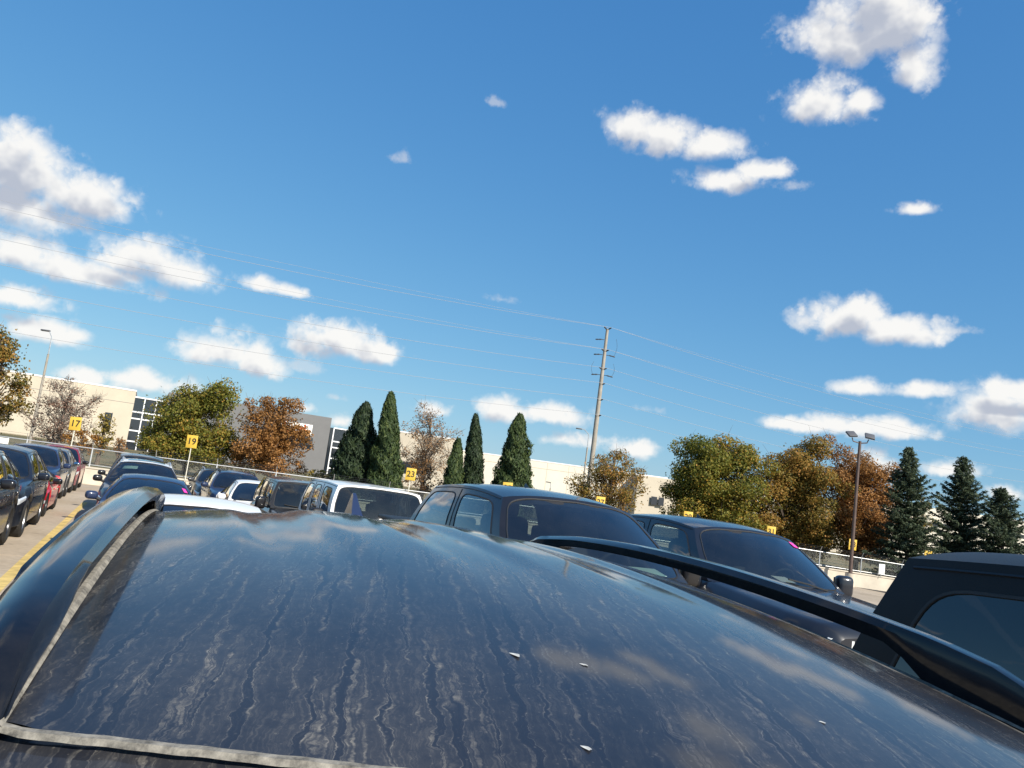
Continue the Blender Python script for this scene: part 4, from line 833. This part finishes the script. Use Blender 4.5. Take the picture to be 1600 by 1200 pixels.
        tl = MB(); tl.rbox((-L / 2 + .05, sg * hw * .80, deck - .22), (.14, W * .14, .24), .03); tl.build('tail_light', M['tail_red'], root)
        hd = MB()
        for xx in (lerp(xc, xb, .40) + .1, lerp(xc, xb, .74) + .08):
            hd.rbox((xx, sg * (hw * 1.0 + .006), belt - .17), (.2, .03, .03), .01)
        hd.build('door_handle', pt, root)
    # --- wheels
    ty, ri = wheel_meshes(s['wr'], s['rim'])
    for ax_ in (s['xf'], s['xr']):
        for sg in (1, -1):
            w_ = link('wheel', ty, root); w_.location = (ax_, sg * (hw - .135), s['wr']); w_.rotation_euler = (0, random.uniform(0, 1), 0 if sg > 0 else math.pi); link('rim', ri, w_)
    # --- cabin
    if s['interior']:
        d_ = MB(); d_.rbox((xc - .18, 0, belt - .04), (.5, bw * 1.75, .14), .05); d_.build('dashboard', M['interior'], root)
        sr_ = belt + (H - belt) * .42
        for sg in (1, -1):
            st = MB(); st.rbox((lerp(xc, xb, .42), sg * hw * .40, belt - .05), (.18, .50, (sr_ - belt) * 2 + .3), .07, Matrix.Rotation(R(-10), 3, 'Y')); se = st.build('seat', M['seat_fabric'], root)
            hr = MB(); hr.rbox((lerp(xc, xb, .42) - .08, sg * hw * .40, sr_ + .17), (.12, .28, .19), .05, seg=3); hr.build('headrest', M['seat_fabric'], se)
        if not s.get('no_rear', False) and not kind is SPORT:
            st = MB(); xr2 = lerp(xc, xb, .76); st.rbox((xr2, 0, belt), (.2, hw * 1.45, .26), .06); se = st.build('rear_seat', M['seat_fabric'], root)
            for yy in (-1, 0, 1):
                hr = MB(); hr.rbox((xr2, yy * hw * .46, belt + .2), (.1, .25, .16), .04); hr.build('headrest', M['seat_fabric'], se)
        sw = MB(); cs_ = Vector((xc - .48, hw * .40, belt + .02)); Mr = Matrix.Rotation(R(-65), 3, 'Y')
        sw.tube([cs_ + Mr @ Vector((.18 * math.cos(t), .18 * math.sin(t), 0)) for t in np.linspace(0, 2 * math.pi, 25)], .016, 6, caps=False); sw.tube([cs_ + Mr @ Vector((0, -.17, 0)), cs_ + Mr @ Vector((0, .17, 0))], .02, 6); sw.build('steering_wheel', M['interior'], root)
        rm = MB(); mp_ = wsP(.5, .86) + Vector((-.12, 0, 0)); rm.rbox(mp_, (.04, .23, .07), .018); rm.build('rear_view_mirror', M['interior_light'], root)
    if s['rails']:
        for sg in (1, -1):
            r_ = MB(); pts = [Vector(roofP(.93 * sg, t)) + Vector((0, 0, .045 if .06 < t < .94 else .0)) for t in np.linspace(.03, .97, 14)]; r_.tube(pts, .018, 6); r_.build('roof_rail', M[s['rails']], root)
    if s['fin']:
        fn = MB(); c0 = Vector(roofP(0, s['fin'])); fn.add([c0 + Vector(v) for v in ((.07, 0, -.01), (-.06, .018, -.01), (-.06, -.018, -.01), (-.045, 0, .05), (-.058, 0, .05))], [(0, 1, 3), (0, 3, 2), (1, 4, 3), (2, 3, 4), (1, 2, 4)]); fn.build('antenna_fin', pt, root)
    if s['sunroof']:
        sn = MB(); sn.grid(lambda a, c: Vector(roofP((2 * a - 1) * .72, .12 + .5 * c)) + Vector((0, 0, .006)), 10, 8, flip=True); sn.build('sunroof', M['pane_dark'], root)
    if s['bed']:
        tn = MB(); tn.rbox(((xb - L / 2) / 2, 0, deck + .025), (abs(-L / 2 - xb) - .12, hw * 1.72, .05), .02); tn.build('tonneau_cover', bm, root)
    root_fn[root.name] = (roofP, wsP, sideP, rwP); return root
root_fn = {}

# row behind ours
ram = make_car('pickup_truck', 'black crew cab pickup with small roof antenna and clouds mirrored in its side windows', 'pickup truck', PICKUP, 6.8, 3.80, H=2.04, belt=1.36, hood=1.25, deck=1.42, fin=.5, ws_glass='glass', rear_glass='glass_tint', rim='chrome', interior=True)
p2 = make_car('pickup_truck', 'black pickup with a pink sticker high on its windshield', 'pickup truck', PICKUP, 7.7, 6.78, yaw=R(-4), paint='p_blackblue', fin=.5, rim='dark_alloy', H=1.985, belt=1.34, hood=1.22, deck=1.40)
def decal(root, name, mt, u0, u1, v0, v1, off=.006):
    P = root_fn[root.name][1]; d = MB(); d.grid(lambda a, c: P(lerp(u0, u1, a), lerp(v0, v1, c)) + Vector((off, 0, off)), 3, 3, flip=True); d.build(name, M[mt], root)
decal(p2, 'sticker', 'pink_sticker', .955, .99 - .03, .82, .9); decal(p2, 'sticker', 'pink_sticker', .90, .955, .80, .90)
def dash_paper(root, s, y0, mt='paper', w=.42):
    d = MB(); x = s['x_cowl'] - .02; d.add([(x + .06, y0, s['belt'] + .05), (x + .06, y0 + w, s['belt'] + .05), (x - .14, y0 + w, s['belt'] + .09), (x - .14, y0, s['belt'] + .09)], [(0, 1, 2, 3)]); d.build('dash_paper', M[mt], root, 0)
dash_paper(ram, {**BASE, **PICKUP, 'belt': 1.36}, .25); dash_paper(p2, {**BASE, **PICKUP, 'belt': 1.36}, .0, 'white_paper', .2)
make_car('sedan', 'white sedan parked directly behind the dusty foreground car', 'car', SEDAN, 8.6, .7, H=1.5, paint='p_white', ws_glass='glass')
# column behind it
nv = make_car('sedan', 'dark navy sedan with a pink sticker on its windshield', 'car', SEDAN, 17.2, .38, paint='p_navy'); decal(nv, 'sticker', 'pink_sticker', .90, .95, .62, .78)
tt = make_car('suv', 'two tone SUV with white roof pillars, dark body and dark sunroof behind the navy sedan', 'car', SUV, 22.4, .25, paint='p_blackblue', roof_paint='p_white', rails='galv', sunroof=True, mirror='p_black')
decal(tt, 'sunshade_sticker', 'paper', .12, .36, .70, .84, -.03)
make_car('suv', 'dark slate SUV nearest the wall, roof showing over the white one', 'car', SUV, 27.4, .15, paint='p_slate', H=1.80, mirror='p_black')
# second column
wj = make_car('off_road_suv', 'boxy white off road SUV with black mirrors and upright windshield', 'car', JEEP, 13.0, 3.7,  paint='p_white', mirror='matte_black', rim='dark_alloy', glass='glass', rear_glass='glass'); dash_paper(wj, {**BASE, **JEEP}, .12)
make_car('suv', 'black boxy SUV just behind the white off road SUV', 'car', JEEP, 17.3, 3.45, paint='p_black', H=1.72, belt=1.12, hood=1.05, mirror='p_black', rear_glass='glass_tint', W=1.85)
make_car('hatchback', 'white car with a white mirror between the navy SUV and the black boxy SUV', 'car', SEDAN, 23.4, 3.2, paint='p_white', H=1.5)
make_car('suv', 'navy SUV with black roof rails behind the white hatchback', 'car', SUV, 28.0, 3.1, paint='p_navy', rails='matte_black', H=1.66)
make_car('suv', 'dark grey SUV at the wall end of the second column', 'car', SUV, 32.6, 2.95, paint='p_darkgrey', H=1.62, rails='galv')
make_car('suv', 'dark blue grey car half hidden behind the black boxy SUV', 'car', SUV, 33.5, 5.75, paint='p_slate', H=1.62)
# column across the aisle, placed by their front wheels on the ground
def lane_car(wx, wy, *a, **k):
    g_ = on_ground(wx, wy); kind = {**BASE, **a[3], **{q: v for q, v in k.items() if q in BASE}}
    return make_car(*a, g_.dot(AX) + kind['xf'] - kind['x_head'] , g_.dot(BX) - kind['W'] / 2 + .02, **k)
lane_car(-38, 884, 'suv', 'glossy black SUV nearest the aisle mouth, across from the dusty car', 'car', SUV, paint='p_black', rim='dark_alloy', H=1.64)
lane_car(33, 839, 'suv', 'black SUV with clear headlamp standing in front of the red sports car', 'car', SUV, paint='p_blackblue', H=1.66)
lane_car(69, 807, 'sports_car', 'low bright red sports car between the black and navy SUVs', 'car', SPORT, paint='p_red', rim='dark_alloy', mirror='p_black')
lane_car(84, 787, 'suv', 'deep blue SUV with a blue mirror behind the red sports car', 'car', SUV, paint='p_navy', H=1.68)
lane_car(102, 776, 'suv', 'grey SUV with a bright silver mirror next to the magenta one', 'car', SUV, paint='p_grey', mirror='chrome', H=1.64)
lane_car(118.5, 767, 'suv', 'magenta red SUV parked last before the wall', 'car', SUV, paint='p_magenta', H=1.72, mirror='p_black')
# black hardtop beside ours
make_car('off_road_suv', 'black hardtop off road SUV parked right beside the dusty car, its big side window dark', 'car', JEEP, -.38, 3.10, paint='hardtop_black', H=2.045, belt=1.26, x_head=.42, x_tail=-1.84, x_back=-2.08, roofw=.90, beltw=.985, cells=(0, .33, .62, 1.0), glass='glass_black', rear_glass='glass_black', rim='dark_alloy', crn=.06, rr=.05, bow=.05)

# ------------------------------------------------------------------ the dusty car in front of us
PROF = [(a / 20, 1.98 - .158 + .027 * (a / 20 - 1.55) - .068 * (a / 20 - 1.55) ** 2 - 1.2 * max(a / 20 - 2.62, 0) ** 2) for a in range(6, 66)]
A0, BC = .875, .497
HTH = R(20.6); HA = Vector((-math.sin(HTH), math.cos(HTH), 0)); HB = Vector((math.cos(HTH), math.sin(HTH), 0))
def hero_head(u): return A0 - (.50 + .27 * abs(u) ** 1.6)
HT = -2.14
def sstep(a, b, x): t = min(max((x - a) / (b - a), 0), 1); return t * t * (3 - 2 * t)
def smooth_tab(x, pts):
    return sum(tab(x + d, pts) for d in (-.14, -.07, 0, .07, .14)) / 5
HRW = .67
def hero_roof(u, t):
    x = lerp(hero_head(u), HT - .05 * (1 - u * u), t); a = A0 - x; y = u * HRW
    z = tab(a, PROF) + .055 * (1 - min(abs(y) / .585, 1) ** 2)
    e = max(abs(y) - (.60 if y < 0 else .55), 0); z -= .9 * e * e * 6 if e < .04 else .9 * .04 * .04 * 6 + (e - .04) * .35
    fade = sstep(.9, 1.8, a)
    for yc, w in ((-.31, .10), (-.02, .10), (.27, .10)):
        z -= .010 * fade * (sstep(-w, -w * .35, y - yc) - sstep(w * .35, w, y - yc))
    return z
hero = make_car('dusty_suv', 'dusty dark blue SUV with rain streaked roof and black roof rails', 'car', SUV, A0 - .05 - 0, BC, roof_fn=hero_roof, head_x=hero_head, roof_res=(70, 110),
    L=4.95, W=1.96, H=1.85, hood=1.06, belt=1.16, x_cowl=1.22, x_head=.05, x_tail=HT, x_back=-2.36, roofw=HRW / .98, xf=1.5, xr=-1.42, wr=.38, paint='dusty_paint', cells=(0, .40, .74, 1.0), ws_glass='dusty_glass', bow=.1, rim='dark_alloy')
hero.location = (*(HA * A0 + HB * BC).xy, 0.0); hero.rotation_euler = (0, 0, HTH - math.pi / 2)
rp_ = root_fn[hero.name][0]
def rail(sg):
    def z_at(a): 
        x = A0 - a; u = .585 / HRW; t = (x - hero_head(u)) / (HT - .05 * (1 - u * u) - hero_head(u)); return hero_roof(u, min(max(t, 0), 1))
    r_ = MB(); n = 46; pr = []; rail_y = lambda t: .570 + .034 * (1 - t) ** 1.5
    a0_, a1_ = .72, 2.50
    hts = [(0, .012), (.02, .045), (.06, .064), (.12, .070), (.45, .070), (.8, .068), (.94, .062), (.985, .045), (1, .012)]
    lows = [(0, -.012), (.105, -.012), (.13, .0), (.165, .034), (.84, .036), (.90, .02), (.93, -.012), (1, -.012)]
    sec = 12; vs = []
    for i in range(n + 1):
        t = i / n; a = lerp(a0_, a1_, t); x = A0 - a; zr = z_at(a); top = zr + tab(t, hts); low = zr + tab(t, lows); low = min(low, top - .006)
        w = .034 * (1 - .35 * abs(2 * t - 1) ** 6); yc = sg * (rail_y(t) + w * .45)
        # section: flat inner face, broad crowned top falling outwards
        inn, out = -sg, sg
        pts = [(inn * w * .45, low), (inn * w * .72, lerp(low, top, .5)), (inn * w * (1.0 - .35 * (1 - t) ** 3), top - .013), (inn * w * .6, top - .002), (0, top), (out * w * .8, top - .010), (out * w * 1.25, top - .030), (out * w * 1.3, max(lerp(low, top, .3), low + .002)), (out * w * 1.0, low)]
        vs += [(x, yc + p_[0], p_[1]) for p_ in pts]
    k = 9; fs = []
    for i in range(n):
        for j in range(k):
            f = (i * k + j, i * k + (j + 1) % k, (i + 1) * k + (j + 1) % k, (i + 1) * k + j); fs.append(f if sg > 0 else f[::-1])
    fs += [tuple(range(k)), tuple(range(n * k, n * k + k))[::-1]]
    r_.add(vs, fs); ro = r_.build('roof_rail', M['rail_black'], hero, 35)
    gk = MB(); 
    def gk_p(t, o_, h_):
        a = lerp(a0_, a1_, t); y = sg * (rail_y(t) - o_); u = y / HRW; x = A0 - a; tt = (x - hero_head(u)) / (HT - .05 * (1 - u * u) - hero_head(u)); return Vector((x, y, hero_roof(u, min(max(tt, 0), 1)) + h_))
    gk.grid(lambda a, c: gk_p(a, -.004 + .011 * c, (.0055, .006, .001)[int(round(c * 2))]), 40, 2, flip=sg > 0); gk.build('rail_gasket', M['seam_dust'], ro)
rail(1); rail(-1)
sm = MB(); us = np.linspace(-.985, .985, 120)
sm.grid(lambda a, c: (lambda u: Vector((hero_head(u) + .008 - .0125 * c + .0012 * math.sin(a * 61) * math.sin(a * 173), u * HRW, hero_roof(u, 0) + .002 - (.004 if c < .01 else 0))))(2 * a * .93 - .93), 160, 3)
sm.build('header_seam', M['seam_dust'], hero)
fn = MB(); c0 = Vector((A0 - 2.82, .05, 0)); c0.z = 1.775
prof = [(q_ * 1.35, w_ * 1.35) for q_, w_ in [(.10, 0), (.055, .022), (.0, .052), (-.045, .085), (-.062, .092), (-.072, .086), (-.078, .05), (-.085, .0)]]
vs = []
for i, (x, z) in enumerate(prof): vs += [c0 + Vector((x, .004 + .026 * (1 - z / .13), z * .0 + (z if i < 5 else z))), c0 + Vector((x, -.004 - .026 * (1 - z / .13), z))]
fn.add(vs, [(2 * i, 2 * i + 2, 2 * i + 3, 2 * i + 1) for i in range(len(prof) - 1)] + [tuple(range(0, 2 * len(prof), 2))[::-1], tuple(range(1, 2 * len(prof), 2))]); fn.build('antenna_fin', M['p_navy'], hero, 50)
# bird droppings and a stuck leaf stem on the roof
def on_roof(px, py):
    d = ray(px, py).normalized(); inv = hero.matrix_basis.inverted(); best = None
    for k in range(1, 800):
        q = inv @ (Vector((0, 0, HC)) + d * (k * .005)); u = q.y / HRW
        if abs(u) > 1: continue
        t = (q.x - hero_head(u)) / (HT - .05 * (1 - u * u) - hero_head(u))
        if 0 <= t <= 1 and q.z <= hero_roof(u, t) + .001: return Vector((q.x, q.y, hero_roof(u, t)))
    return None
for (px, py, r) in ((803, 1022, .0058), (910, 1038, .0042), (915, 1169, .004), (1283, 1128, .003)):
    q = on_roof(px, py)
    if q is None: continue
    d = MB(); n = 18; vs = [(0, 0, .0003)] + [(r * (1 + .35 * math.sin(3 * t + px) * math.sin(t + py)) * math.cos(t) * 2.0, r * (1 + .2 * math.sin(2 * t)) * math.sin(t) * .8, .0002) for t in np.linspace(0, 2 * math.pi, n, endpoint=False)]
    d.add(vs, [(0, 1 + i, 1 + (i + 1) % n) for i in range(n)]); o = d.build('bird_dropping', M['dropping'], hero, 60); o.location = q
